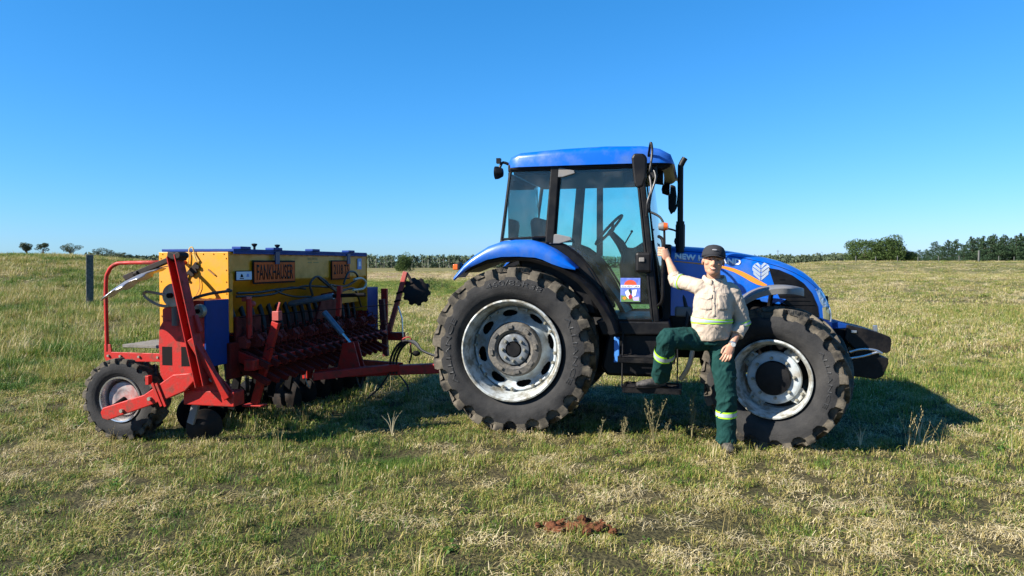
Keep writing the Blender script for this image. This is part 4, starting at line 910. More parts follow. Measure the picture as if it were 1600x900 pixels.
G().bar((-.20, -.016, 1.555), (-.13, -.016, 1.50), .006, .014).build('plate_clip', mat('brown_cord', (.25, .12, .03), .8), D)
# dark disc low behind the wheel
inst(DISC, 'coulter_disc', D, (-.13, -.20, .12), (0, 0, R(40)), (.75, 1, .75))
G().bar((-.10, -.3, .46), (-.20, -.3, .16), .03, .07).box((-.10, -.36, .40), (.16, .10, .03)).build('disc_carrier', GREYF, D, bevel=.005)

# ------------------------------------------------------------------ the man
def remesh(g, vox, name, m, parent, iters=2, disp=None):
    me = g.mesh(name, m, clean=True); o = bpy.data.objects.new(name, me); COL.objects.link(o)
    r = o.modifiers.new('r', 'REMESH'); r.mode = 'VOXEL'; r.voxel_size = vox
    s_ = o.modifiers.new('s', 'SMOOTH'); s_.iterations = iters; s_.factor = .5
    dg = bpy.context.evaluated_depsgraph_get(); dg.update(); nm = bpy.data.meshes.new_from_object(o.evaluated_get(dg))
    o.modifiers.clear(); o.data = nm; nm.materials.clear(); nm.materials.append(m)
    if disp:
        n = len(nm.vertices); co = np.empty(n*3); nm.vertices.foreach_get('co', co); co = co.reshape(-1, 3)
        no = np.empty(n*3); nm.vertices.foreach_get('normal', no); no = no.reshape(-1, 3)
        co = co+no*disp(co)[:, None]; nm.vertices.foreach_set('co', co.ravel())
    nm.shade_smooth(); o.parent = parent; return o
PX, PY = 1.72, 6.36
P = thing('person', 'man in black cap, beige work shirt and green trousers, one foot on the tractor step', 'person', (PX, PY, 0))
def q(*p): return (p[0]-PX, p[1]-PY, p[2])
F_ = (0, -1, 0)
# joints
hipR, kneeR, ankR = q(1.655, 6.40, .955), q(1.318, 6.265, .975), q(1.325, 6.565, .60)
hipL, kneeL, ankL = q(1.80, 6.38, .93), q(1.845, 6.33, .50), q(1.862, 6.37, .09)
shR, elR, wrR = q(1.585, 6.37, 1.425), q(1.458, 6.56, 1.455), q(1.412, 6.70, 1.655)
shL, elL, wrL = q(1.905, 6.34, 1.39), q(1.985, 6.37, 1.10), q(1.872, 6.27, .925)
def lerp(a, b, t): return tuple(a[i]+(b[i]-a[i])*t for i in range(3))
b_ = G()
# torso and limbs of the body under the clothes
b_.tube([q(1.72, 6.385, .965), q(1.72, 6.37, 1.05), q(1.732, 6.36, 1.25), q(1.745, 6.36, 1.40), q(1.745, 6.36, 1.455)], [(.11, .08), (.12, .09), (.14, .105), (.14, .09), (.07, .06)], 20, 4, F_)
b_.tube([hipR, lerp(hipR, kneeR, .5), kneeR, lerp(kneeR, ankR, .4), ankR], [.075, .07, .052, .05, .035], 14, 3)
b_.tube([hipL, lerp(hipL, kneeL, .5), kneeL, lerp(kneeL, ankL, .4), ankL], [.075, .07, .052, .05, .035], 14, 3)
b_.tube([shR, lerp(shR, elR, .5), elR], [.05, .044, .038], 14, 3); b_.tube([elR, lerp(elR, wrR, .35), lerp(elR, wrR, .8), wrR], [.038, .044, .030, .026], 14, 3)
b_.tube([shL, lerp(shL, elL, .5), elL], [.05, .044, .038], 14, 3); b_.tube([elL, lerp(elL, wrL, .35), lerp(elL, wrL, .8), wrL], [.038, .042, .032, .028], 14, 3)
# neck and head
HC = Vector(q(1.716, 6.305, 1.628))
b_.tube([q(1.742, 6.365, 1.40), q(1.735, 6.355, 1.49), q(1.724, 6.335, 1.57)], [(.070, .065), (.058, .058), (.056, .058)], 18, 3, F_)
HM = Matrix.Translation(HC) @ Euler((R(-4), R(4), R(-14))).to_matrix().to_4x4() @ Matrix.Scale(1.13, 4)
def hq(x, y, z): return tuple(HM @ Vector((x, y, z)))
def hball(c, r, rot=None): 
    g = G().ball((0, 0, 0), r, 20, 14, rot); b_.add([hq(v[0]+c[0], v[1]+c[1], v[2]+c[2]) for v in g.v], g.f)
hball((0, .012, .028), (.077, .095, .090)); hball((0, -.02, -.025), (.066, .070, .078)); hball((0, -.045, -.075), (.042, .040, .036)); hball((0, -.020, -.062), (.058, .056, .042))
hball((0, -.068, .020), (.050, .020, .012))                       # brow
for s in (-1, 1):
    hball((s*.040, -.058, -.018), (.024, .026, .020)); hball((s*.078, .006, -.008), (.006, .013, .024), (0, 0, s*.3))
nose = G().tube([hq(0, -.082, .018), hq(0, -.096, -.005), hq(0, -.108, -.026), hq(0, -.094, -.036)], [.009, .011, .0145, .012], 10, 3); b_.add(nose.v, nose.f)
hball((.011, -.092, -.032), (.009, .011, .008)); hball((-.011, -.092, -.032), (.009, .011, .008))
hball((0, -.082, -.058), (.026, .012, .008)); hball((0, -.080, -.068), (.022, .012, .007))
# hands: right one grips the rail (rail passes just beyond the palm), left one hangs on the thigh
def finger(pts, r): b_.tube(pts, [r*1.05, r, r*.95, r*.8], 8, 3)
rail = Vector(q(1.377, 6.752, 1.69))
pal = [wrR, tuple(rail+Vector((.018, -.055, -.012))), tuple(rail+Vector((.002, -.05, .05)))]
b_.tube(pal, [(.030, .022), (.042, .020), (.034, .015)], 12, 3, (.2, -1, 0))
for k in range(4):
    z = .058-k*.022; a = rail+Vector((-.004, -.052, z)); L_ = (.9, 1, .95, .8)[k]
    finger([tuple(a+Vector((.01, 0, 0))), tuple(rail+Vector((-.036, -.038*1.0, z+.004))), tuple(rail+Vector((-.042, -.004, z+.006))), tuple(rail+Vector((-.022, .026*L_, z+.004)))], .0095)
finger([tuple(rail+Vector((.03, -.05, -.01))), tuple(rail+Vector((.042, -.025, .012))), tuple(rail+Vector((.034, .004, .022))), tuple(rail+Vector((.016, .022, .026)))], .011)
wl_ = Vector(wrL); hd_ = Vector((-.045, -.01, -.10)).normalized(); sd = Vector((1, -.25, -.40)).normalized()
b_.tube([tuple(wl_), tuple(wl_+hd_*.045), tuple(wl_+hd_*.095)], [(.028, .019), (.042, .018), (.040, .015)], 12, 3, F_)
for k, (o_, L_) in enumerate(((-.032, .072), (-.011, .082), (.011, .077), (.031, .062))):
    a = wl_+hd_*.088+sd*o_; c = Vector((-.1*k*.0, .25, 0))
    finger([tuple(a), tuple(a+hd_*L_*.4+Vector((0, -.008, 0))), tuple(a+hd_*L_*.75+Vector((-.002, .004, 0))), tuple(a+hd_*L_+Vector((-.004, .020, 0)))], .0088)
a = wl_+hd_*.025-sd*.03; finger([tuple(a), tuple(a+hd_*.03-sd*.022+Vector((0, -.012, 0))), tuple(a+hd_*.058-sd*.026+Vector((0, -.012, 0))), tuple(a+hd_*.082-sd*.02+Vector((0, -.006, 0)))], .0105)
body = remesh(b_, .0042, 'body', SKIN, P, 2)
# face details
def hsm(name, m, c, r, par=body, n=12, rot=None):
    g = G().ball((0, 0, 0), r, n, 8, rot); g.v = [hq(v[0]+c[0], v[1]+c[1], v[2]+c[2]) for v in g.v]; return g.build(name, m, par, True)
for s in (-1, 1):
    hsm('eye', EYE, (s*.031, -.0775, .006), (.009, .005, .0035)); hsm('eyebrow', HAIR, (s*.032, -.0935, .026), (.016, .003, .0025), rot=(0, s*.12, 0))
lg = G().tube([hq(-.027, -.082, -.052), hq(-.016, -.0905, -.0605), hq(0, -.0935, -.064), hq(.016, -.0905, -.0605), hq(.027, -.082, -.052)], [.0015, .0042, .0052, .0042, .0015], 8, 4); lg.build('lips', LIP, body, True)
lg = G().tube([hq(-.015, -.0935, -.0595), hq(0, -.0975, -.0628), hq(.015, -.0935, -.0595)], [.001, .0022, .001], 8, 4); lg.build('teeth', TEETH, body, True)
hg = G()
for s in (-1, 1): hg.ball((s*.062, .030, .004), (.013, .048, .034), 12, 8)
hg.ball((0, .065, .0), (.06, .045, .055), 16, 10); hg.v = [hq(*v) for v in hg.v]; hg.build('hair', HAIR, body, True)
# cap: crown, brim, badge
cg = G(); v = []; n = 28
for i in range(10):
    t = i/9*PI/2; rr = math.cos(t)**.55; 
    for j in range(n):
        a = 2*PI*j/n; v.append(hq(.089*rr*math.cos(a), .010+(.106)*rr*math.sin(a), .030-.004*math.sin(a)+.092*math.sin(t)**.95))
cg.add(v, [(i*n+j, i*n+(j+1) % n, (i+1)*n+(j+1) % n, (i+1)*n+j) for i in range(9) for j in range(n)])
cap = cg.build('cap', CAPM, P, True); cap.modifiers.new('t', 'SOLIDIFY').thickness = .004
bgm = G(); v = []
for i in range(6):
    u = i/5
    for j in range(15):
        a = PI+PI*j/14; x = .080*math.cos(a); y0 = .010+.104*math.sin(a); out = .058*math.sin(PI*j/14)**.55
        v.append(hq(x*(1-.02*u), y0-out*u, 0.041-.008*u*u-.016*(x/.08)**2))
bgm.add(v, [(i*15+j, i*15+j+1, (i+1)*15+j+1, (i+1)*15+j) for i in range(5) for j in range(14)])
br = bgm.build('cap_brim', CAPM, cap, True); br.modifiers.new('t', 'SOLIDIFY').thickness = .004
bd = G().ball((0, 0, 0), (.019, .0025, .006), 14, 6); bd.v = [hq(v[0]+.002, v[1]-.0960, v[2]+.080) for v in bd.v]; bd.build('cap_badge', mat('badge_grey', (.25, .25, .26), .5), cap, True)
hsm('cap_button', CAPM, (0, .01, .122), (.008, .008, .004), cap)
# wrinkled cloth
def wr(sc, amp, seed):
    def f(co):
        a = vnoise(co[:, 0]+co[:, 2]*.6, co[:, 2]-co[:, 0]*.4+co[:, 1]*.7, sc, seed); b = vnoise(co[:, 0]*1.0-co[:, 2]*.5+3, co[:, 2]*.8+co[:, 1]+5, sc*.45, seed+1)
        r1 = 1-np.abs(2*a-1)*1.0; r2 = 1-np.abs(2*b-1)
        return amp*(r1**2-.4)+amp*.45*(r2**2-.4)
    return f
t_ = G()
t_.tube([q(1.725, 6.385, .925), q(1.722, 6.38, 1.0), q(1.722, 6.375, 1.055)], [(.160, .122), (.160, .124), (.156, .122)], 26, 4, F_)
t_.tube([lerp(hipR, kneeR, -.25), hipR, lerp(hipR, kneeR, .5), kneeR, tuple(Vector(kneeR)+Vector((-.002, .03, -.03)))], [.085, .104, .095, .082, .06], 20, 5)
t_.tube([tuple(Vector(kneeR)+Vector((.004, .0, .045))), kneeR, lerp(kneeR, ankR, .35), lerp(kneeR, ankR, .75), lerp(kneeR, ankR, 1.03)], [.06, .084, .084, .080, .078], 20, 5)
t_.tube([lerp(hipL, kneeL, -.12), hipL, lerp(hipL, kneeL, .5), kneeL, lerp(kneeL, ankL, .5), lerp(kneeL, ankL, 1.06)], [.085, .104, .100, .090, .082, .088], 20, 5)
tr = remesh(t_, .0075, 'trousers', PANT, P, 3, wr(.085, .012, 5))
def band(par, a, b, t0, t1, r, silver=True, front=None, tilt=0):
    h = (t1-t0)
    for (u0, u1, m, dr) in ((t0, t1, LIME, .0), (t0+h*.24, t1-h*.24, SILV, .003)):
        p0, p1 = Vector(lerp(a, b, u0)), Vector(lerp(a, b, u1))
        rr = r if not isinstance(r, tuple) else r
        g = G(); ra = (rr[0]+dr, rr[1]+dr) if isinstance(rr, tuple) else (rr+dr, rr+dr)
        g.tube([p0, lerp(p0, p1, .5), p1], [ra, ra, ra], 32, 2, front); o = g.build('reflective_band', m, par, True)
        bm = bmesh.new(); bm.from_mesh(o.data); bmesh.ops.delete(bm, geom=[f for f in bm.faces if len(f.verts) > 4], context='FACES'); bm.to_mesh(o.data); bm.free()
band(tr, kneeR, ankR, .30, .46, .0895); band(tr, kneeL, ankL, .37, .51, .0885)
sh = G()
sh.tube([q(1.722, 6.375, .965), q(1.72, 6.37, 1.01), q(1.722, 6.355, 1.12), q(1.73, 6.35, 1.25), q(1.742, 6.35, 1.345), q(1.746, 6.355, 1.41), q(1.744, 6.36, 1.475)], [(.160, .132), (.168, .142), (.170, .146), (.168, .136), (.164, .122), (.136, .100), (.068, .068)], 28, 5, F_)
sh.tube([q(1.67, 6.355, 1.415), q(1.615, 6.36, 1.408), lerp(shR, elR, .5), lerp(shR, elR, 1.0), lerp(elR, wrR, .22)], [.055, .068, .066, .062, .055], 20, 5)
sh.tube([q(1.835, 6.355, 1.405), q(1.885, 6.345, 1.365), lerp(shL, elL, .5), elL, lerp(elL, wrL, .35), lerp(elL, wrL, .55)], [.055, .070, .070, .066, .061, .058], 20, 5)
sr = remesh(sh, .0075, 'shirt', SHIRT, P, 3, wr(.075, .0065, 9))
G().tube([lerp(elR, wrR, .12), lerp(elR, wrR, .27)], [.058, .056], 24).build('cuff', SHIRT, sr, True); G().tube([lerp(elL, wrL, .46), lerp(elL, wrL, .58)], [.063, .061], 24).build('cuff', SHIRT, sr, True)
# band round the belly, on both sleeves
for (z0, z1, m, dr) in ((1.100, 1.148, LIME, .0), (1.112, 1.141, SILV, .0025)):
    g = G().tube([q(1.723, 6.357, z0), q(1.723, 6.357, (z0+z1)/2), q(1.724, 6.356, z1)], [(.176+dr, .152+dr), (.1775+dr, .1535+dr), (.176+dr, .152+dr)], 48, 2, F_); o = g.build('reflective_band', m, sr, True)
    bm = bmesh.new(); bm.from_mesh(o.data); bmesh.ops.delete(bm, geom=[f for f in bm.faces if len(f.verts) > 4], context='FACES'); bm.to_mesh(o.data); bm.free()
band(sr, shL, elL, .95, 1.08, .0725); band(sr, shR, elR, .68, .84, .0695)
# collar, placket, pockets, belt
def shf(x, z, off=.0):                                  # front surface of the shirt
    loc, nrm, i_, d_ = SBV.ray_cast(Vector((x-PX, -1.5, z)), Vector((0, 1, 0)))
    return (x-PX, (loc.y if loc else -.14)-off, z)
bm = bmesh.new(); bm.from_mesh(sr.data); SBV = BVHTree.FromBMesh(bm); bm.free()
mapped(cut(polybm([(1.690, 1.44), (1.714, 1.44), (1.710, 1.16), (1.686, 1.16)]), .02), lambda a, b: shf(a, b, .002), 'placket', SHIRT, sr, .002, True)
for x0 in (1.60, 1.735):
    mapped(cut(polybm([(x0+.0, 1.345), (x0+.085, 1.345), (x0+.085, 1.225), (x0+.045, 1.215), (x0, 1.225)]), .02), lambda a, b: shf(a, b, .003), 'pocket', SHIRT, sr, .003, True)
    mapped(cut(polybm([(x0-.004, 1.350), (x0+.089, 1.350), (x0+.089, 1.318), (x0+.044, 1.302), (x0-.004, 1.318)]), .02), lambda a, b: shf(a, b, .006), 'pocket_flap', SHIRT, sr, .003, True)
for z in (1.38, 1.28, 1.18, 1.08): G().ball(shf(1.697, z, .009), (.005, .003, .005)).build('button', mat('shirt_button', (.35, .28, .2), .4), sr, True)
cl = G(); v = []; n = 24
for i in range(4):
    for j in range(n+1):
        a = -PI/2+R(24)+(2*PI-R(48))*j/n; rr = (.066, .074, .086, .098)[i]; zz = (1.475, 1.512, 1.505, 1.462)[i]
        fr = max(0, -math.sin(a)); v.append(q(1.738+rr*math.cos(a)*1.12, 6.350+rr*math.sin(a), zz-fr*.045-(.018*fr**3 if i == 3 else 0)))
cl.add(v, [(i*(n+1)+j, i*(n+1)+j+1, (i+1)*(n+1)+j+1, (i+1)*(n+1)+j) for i in range(3) for j in range(n)]); o = cl.build('collar', SHIRT, sr, True, auto=80); o.modifiers.new('t', 'SOLIDIFY').thickness = .004
mapped(polybm([(1.690, 1.472), (1.745, 1.472), (1.716, 1.405)]), lambda a, b: shf(a, b, .002), 'open_neck', SKIN, body, .002)
G().tube([q(1.722, 6.376, 1.018), q(1.722, 6.375, 1.05)], [(.164, .13), (.163, .129)], 32, 0, F_).build('belt', mat('dark_belt', (.03, .018, .012), .6), tr, True)
# watch on the left wrist
wp = Vector(wrL); wd_ = (Vector(wrL)-Vector(elL)).normalized()
w_ = G().tube([tuple(wp-wd_*.012), tuple(wp+wd_*.010)], [.0335, .033], 20).build('watch', mat('steel_strap', (.5, .5, .5), .3, .9), P, True)
G().cyl(tuple(wp+Vector((0, -.030, 0))), tuple(wp+Vector((0, -.041, 0))), .0185, 20).build('watch_dial', WATCH, w_, True)
# boots
def boot(heel, toe, lean):
    h_, t2 = Vector(heel), Vector(toe); d = (t2-h_).normalized(); g = G()
    g.tube([tuple(h_+Vector((0, 0, .045))), tuple(h_+d*.09+Vector((0, 0, .045))), tuple(h_+d*.19+Vector((0, 0, .038))), tuple(h_+d*.265+Vector((0, 0, .030)))], [(.038, .042), (.044, .044), (.050, .034), (.030, .018)], 16, 4, (0, 0, 1))
    g.tube([tuple(h_+d*.05+Vector((0, 0, .05))), tuple(h_+d*.045+Vector((0, 0, .15)))], [(.048, .045), (.050, .045)], 14, 3)
    o = remesh(g, .006, 'boot', BOOT, P, 2)
    s_ = G().tube([tuple(h_-d*.02+Vector((0, 0, .008))), tuple(h_+d*.09+Vector((0, 0, .008))), tuple(h_+d*.19+Vector((0, 0, .008))), tuple(h_+d*.275+Vector((0, 0, .008)))], [(.034, .012), (.042, .012), (.052, .012), (.030, .010)], 16, 3, (0, 0, 1)); s_.build('sole', BLACK, o, True)
boot(q(1.375, 6.60, .50), q(1.10, 6.565, .50), 0); boot(q(1.868, 6.46, .012), q(1.845, 6.20, .0), 0)

# ------------------------------------------------------------------ grass
def grass_mat():
    m = bpy.data.materials.new('grass_blades'); m.use_nodes = True; n = m.node_tree.nodes; l = m.node_tree.links; b = n['Principled BSDF']
    p, noise, geo, grn, tan = patch_nodes(m.node_tree)
    at = n.new('ShaderNodeAttribute'); at.attribute_name = 'dry'
    oi = n.new('ShaderNodeObjectInfo')
    def M(op, a, c):
        x = n.new('ShaderNodeMath'); x.operation = op
        for i, v in ((0, a), (1, c)):
            if isinstance(v, (int, float)): x.inputs[i].default_value = v
            else: l.new(v, x.inputs[i])
        return x.outputs[0]
    s = M('ADD', at.outputs['Fac'], M('MULTIPLY', M('SUBTRACT', p, .5), .34)); s = M('ADD', s, M('MULTIPLY', M('SUBTRACT', oi.outputs['Random'], .5), .35))
    ln = n.new('ShaderNodeVectorMath'); ln.operation = 'LENGTH'; l.new(geo.outputs['Position'], ln.inputs[0]); rg_ = n.new('ShaderNodeMapRange'); rg_.inputs[1].default_value = 10; rg_.inputs[2].default_value = 40; rg_.inputs[4].default_value = .10; l.new(ln.outputs['Value'], rg_.inputs[0]); s = M('ADD', s, M('SUBTRACT', rg_.outputs[0], M('MULTIPLY', grn, .25)))
    cr = n.new('ShaderNodeValToRGB'); l.new(s, cr.inputs[0]); e = cr.color_ramp; e.interpolation = 'LINEAR'
    stops = [(0, (.052, .112, .014)), (.22, (.135, .20, .028)), (.42, (.235, .235, .042)), (.6, (.32, .25, .072)), (.78, (.42, .325, .14)), (1, (.60, .50, .30))]
    e.elements[0].position = 0; e.elements[0].color = (*stops[0][1], 1); e.elements[1].position = 1; e.elements[1].color = (*stops[-1][1], 1)
    for ps, c in stops[1:-1]: k = e.elements.new(ps); k.color = (*c, 1)
    l.new(cr.outputs[0], b.inputs['Base Color']); b.inputs['Roughness'].default_value = .55; b.inputs['Specular IOR Level'].default_value = .25
    tl = n.new('ShaderNodeBsdfTranslucent'); l.new(cr.outputs[0], tl.inputs[0]); mx = n.new('ShaderNodeMixShader'); mx.inputs[0].default_value = .25
    l.new(b.outputs[0], mx.inputs[1]); l.new(tl.outputs[0], mx.inputs[2]); l.new(mx.outputs[0], n['Material Output'].inputs[0])
    return m
GM = grass_mat()
def tuft(nb, rad, h0, h1, wd, lean, dry, seed, flat=0, head=0):
    rg = np.random.default_rng(seed); v = []; f = []; dr = []
    for i in range(nb):
        a = rg.uniform(0, 2*PI); r = rad*math.sqrt(rg.uniform()); x, y = r*math.cos(a), r*math.sin(a)
        h = rg.uniform(h0, h1); th = rg.uniform(0, 2*PI); ln = abs(rg.normal(0, lean))+(.9+rg.uniform(0, .6) if rg.uniform() < flat else 0); ln = min(ln, 1.5)
        d = np.array([math.cos(th), math.sin(th)]); sd = np.array([-d[1], d[0]])*wd*rg.uniform(.6, 1.3)/2
        c = min(1, max(0, rg.choice(dry)+rg.normal(0, .09))); k = len(v); z0 = -.01 if ln < .9 else rg.uniform(.0, .05)
        p = []
        for t, ww in ((0, 1), (.55, .8), (1, .12)):
            an = ln*(.55+.75*t); hh = h*t; px = x+d[0]*hh*math.sin(an); py = y+d[1]*hh*math.sin(an); pz = z0+hh*math.cos(an)
            p.append((px, py, pz, ww))
        for px, py, pz, ww in p:
            v += [(px-sd[0]*ww, py-sd[1]*ww, max(pz, -.01)), (px+sd[0]*ww, py+sd[1]*ww, max(pz, -.01))]; dr += [c, c]
        f += [(k, k+1, k+3, k+2), (k+2, k+3, k+5, k+4)]
        if head and rg.uniform() < head:
            px, py, pz, _ = p[2]; k = len(v)
            for s_ in range(4):
                q0 = rg.normal(0, .006, 3); zz = pz-.05+.02*s_; xx = px-d[0]*.02*(3-s_)*.5; yy = py-d[1]*.02*(3-s_)*.5
                k = len(v); v += [(xx-.003, yy, zz), (xx+.003, yy+.002, zz+.003), (xx+q0[0]*.6, yy+q0[1]*.6, zz+.02)]; dr += [.72]*3; f.append((k, k+1, k+2))
    me = bpy.data.meshes.new('grass_tuft'); me.from_pydata(v, [], f); at = me.attributes.new('dry', 'FLOAT', 'POINT'); at.data.foreach_set('value', dr); me.materials.append(GM)
    return me
gc = bpy.data.collections.new('grass_tufts')
G1, G2, G3 = [.1, .25, .3, .45, .7], [.3, .45, .6, .75, .9], [.7, .85, .95]
specs = [(70, .11, .03, .085, .0042, .5, G1, 1, .05, 0), (70, .11, .03, .075, .0042, .7, G2, 2, .3, 0), (60, .13, .05, .13, .004, .9, G3, 3, .9, 0), (75, .11, .03, .08, .0045, .6, G1+G2, 4, .2, 0),
         (50, .08, .08, .20, .0045, .38, [.15, .3, .5, .8], 5, .05, .0), (16, .08, .15, .34, .003, .3, [.6, .75], 6, .1, .8), (60, .10, .03, .07, .005, .5, [.05, .12, .25], 7, 0, 0), (80, .12, .02, .06, .0045, .8, [.5, .62, .75, .85], 8, .5, 0),
         (110, .13, .06, .20, .0045, .6, [.12, .3, .42, .55, .7], 9, .15, 0),
         (120, .13, .05, .17, .005, .65, [-.15, -.05, .1, .3], 10, .1, 0), (14, .05, .04, .09, .016, 1.0, [.0, .12, .2], 11, .3, 0)]
for i, s in enumerate(specs):
    o = bpy.data.objects.new('grass_tuft_%02d' % i, tuft(*s)); gc.objects.link(o)
def scatter(name, pts, label=None):
    me = bpy.data.meshes.new(name); me.from_pydata([p[:3] for p in pts], [], [])
    a = me.attributes.new('idx', 'INT', 'POINT'); a.data.foreach_set('value', [int(p[3]) for p in pts])
    a = me.attributes.new('scl', 'FLOAT_VECTOR', 'POINT'); a.data.foreach_set('vector', np.array([[p[4], p[4], p[5]] for p in pts]).ravel())
    a = me.attributes.new('rot', 'FLOAT_VECTOR', 'POINT'); a.data.foreach_set('vector', np.array([[p[6], p[7], p[8]] for p in pts]).ravel())
    o = bpy.data.objects.new(name, me); COL.objects.link(o); o['kind'] = 'stuff'
    if label: o['label'] = label; o['category'] = 'grass'
    ng = bpy.data.node_groups.new(name, 'GeometryNodeTree'); ng.interface.new_socket('Geometry', in_out='INPUT', socket_type='NodeSocketGeometry'); ng.interface.new_socket('Geometry', in_out='OUTPUT', socket_type='NodeSocketGeometry')
    n = ng.nodes; l = ng.links; gi = n.new('NodeGroupInput'); go = n.new('NodeGroupOutput'); ip = n.new('GeometryNodeInstanceOnPoints'); ci = n.new('GeometryNodeCollectionInfo')
    ci.inputs['Collection'].default_value = gc; ci.inputs['Separate Children'].default_value = True; ci.inputs['Reset Children'].default_value = True
    def na(nm, ty):
        x = n.new('GeometryNodeInputNamedAttribute'); x.data_type = ty; x.inputs['Name'].default_value = nm; return x.outputs[0]
    l.new(gi.outputs[0], ip.inputs['Points']); l.new(ci.outputs[0], ip.inputs['Instance']); ip.inputs['Pick Instance'].default_value = True
    l.new(na('idx', 'INT'), ip.inputs['Instance Index']); l.new(na('scl', 'FLOAT_VECTOR'), ip.inputs['Scale'])
    er = n.new('FunctionNodeEulerToRotation'); l.new(na('rot', 'FLOAT_VECTOR'), er.inputs[0]); l.new(er.outputs[0], ip.inputs['Rotation']); l.new(ip.outputs[0], go.inputs[0])
    md = o.modifiers.new('scatter', 'NODES'); md.node_group = ng; return o
def field(d0, d1, dens, sc0, sc1, half=.86, zsc=(.8, 1.3)):
    area = half*(d1*d1-d0*d0); n = int(area*dens); r = np.sqrt(RNG.uniform(d0*d0, d1*d1, n)); u = RNG.uniform(-half, half, n); y = r*np.cos(u); x = r*np.sin(u)
    z = height(x, y); pn = vnoise(x, y, 1.6, 11)*.6+vnoise(x, y, .5, 12)*.4; pl = vnoise(x, y, 6, 13); out = []
    left = sst(.15, .45, -u)*sst(9, 14, r)
    for i in range(n):
        if ((x[i]-.39)/.24)**2+((y[i]-4.46)/.13)**2 < 1 or ((x[i]+1.12)/.40)**2+((y[i]-5.98)/.26)**2 < 1+.5*RNG.normal(): continue
        if d1 < 20 and RNG.uniform() < .22*(pn[i] < .35): continue
        w_ = RNG.uniform()
        if pn[i] > .66: c = [0, 0, 6, 3, 1][int(w_*5)]
        elif pn[i] < .33: c = [2, 1, 7, 1, 3][int(w_*5)]
        else: c = [0, 1, 3, 7, 6, 3, 0, 1, 2, 0][int(w_*10)]
        if RNG.uniform() < .03: c = 10
        rr_ = RNG.uniform(); tall = .012+.05*(pl[i] > .6)*(pn[i] > .5)+.20*left[i]*(pn[i] > .45)
        if rr_ < tall: c = 4
        elif rr_ < tall+.006+.025*left[i]: c = 5
        s_ = RNG.uniform(sc0, sc1)
        zz_ = 1.0+.9*max(0, pn[i]-.55)*4*(d1 < 20)*RNG.uniform()
        if c in (4, 5): s_ = min(s_, 1.25)
        if left[i] > .3 and r[i] > 10 and RNG.uniform() < .5*left[i]: c = 9 if vnoise(x[i], y[i], 2.2, 21) > .56 else 8
        out.append((x[i], y[i], z[i], c, s_, s_*zz_*RNG.uniform(*zsc)*(1-.25*left[i]), RNG.normal(0, .1), RNG.normal(0, .1), RNG.uniform(0, 6.28)))
    return out
pts = field(2.6, 8, 95, .65, 1.1, zsc=(.6, 1.05))+field(8, 15, 62, .9, 1.35, zsc=(.7, 1.1))+field(15, 32, 17, 1.5, 2.3, .8)+field(32, 75, 3.2, 2.6, 4.2, .78, (.4, .7))+field(75, 160, .45, 5, 8, .76, (.2, .35))
for k in range(80):
    a_ = RNG.uniform(0, 6.28); r_ = RNG.uniform(.5, 1); r_ = RNG.uniform(.2, 1); x_, y_ = -1.10+.42*r_*math.cos(a_), 6.02+.22*r_*math.sin(a_); pts.append((x_, y_, hz(x_, y_)-.01, 9, .5, .42, 0, 0, a_))
for k in range(14):
    a_ = RNG.uniform(0, 6.28); x_, y_ = 1.86+.16*math.cos(a_), 6.14+.07*math.sin(a_); pts.append((x_, y_, hz(x_, y_), 4 if k % 2 else 0, .8, .8, 0, 0, a_))
for k in range(150):      # rough low scrub on the left rise
    D_ = RNG.uniform(13, 60); u_ = -RNG.uniform(.34, .74); x_, y_ = D_*math.sin(u_), D_*math.cos(u_)
    for m_ in range(7):
        xx_, yy_ = x_+RNG.normal(0, .22), y_+RNG.normal(0, .22); pts.append((xx_, yy_, hz(xx_, yy_), 9 if RNG.uniform() < .75 else 4, RNG.uniform(1.3, 2.2), RNG.uniform(1.2, 2.3), RNG.normal(0, .15), RNG.normal(0, .15), RNG.uniform(0, 6.28)))
scatter('grass', pts)
# red-brown soil turned out of the pasture
SOIL = mat('red_soil', (.15, .058, .028), .95, 0, (.07, .028, .014), 14, .8, .8, 60, spec=.1)
so = G(); rg = np.random.default_rng(3)
for k in range(75):
    a = rg.uniform(0, 2*PI); r = math.sqrt(rg.uniform()); x, y = .20*r*math.cos(a), .10*r*math.sin(a)
    if k < 45: x = -.13+.32*rg.uniform(); y = -.055-.1*(x-.03)**2*4+.02*rg.normal()
    s_ = rg.uniform(.012, .030); so.ball((x, y, .010+s_*.5), (s_, s_*rg.uniform(.7, 1), s_*.95), 8, 6)
so.box((.0, 0, .0), (.34, .14, .03))
def soil_rough(co): return (vnoise(co[:, 0]*1.0+co[:, 2]*.7, co[:, 1]+co[:, 2]*.5, .018, 2)-.5)*.016+(vnoise(co[:, 0], co[:, 1]+co[:, 2], .007, 3)-.5)*.007
o = remesh(so, .004, 'soil_clod', SOIL, None, 1, soil_rough); o.location = (.39, 4.46, hz(.39, 4.46)); o.scale = (1.18, 1.15, 1.0); tag(o, 'heap of red brown soil clods on the grass in the foreground', 'soil')
so = G().ball((0, 0, 0), (.24, .16, .02), 24, 8); so.build('hollow_bottom', mat('shaded_soil', (.012, .009, .006), .95, spec=0, bump=1, bscale=40), None, True, loc=(-1.12, 6.08, hz(-1.12, 6.05)-.005))['kind'] = 'structure'  # near-black sheet: the shade in the shallow hollow put into its colour

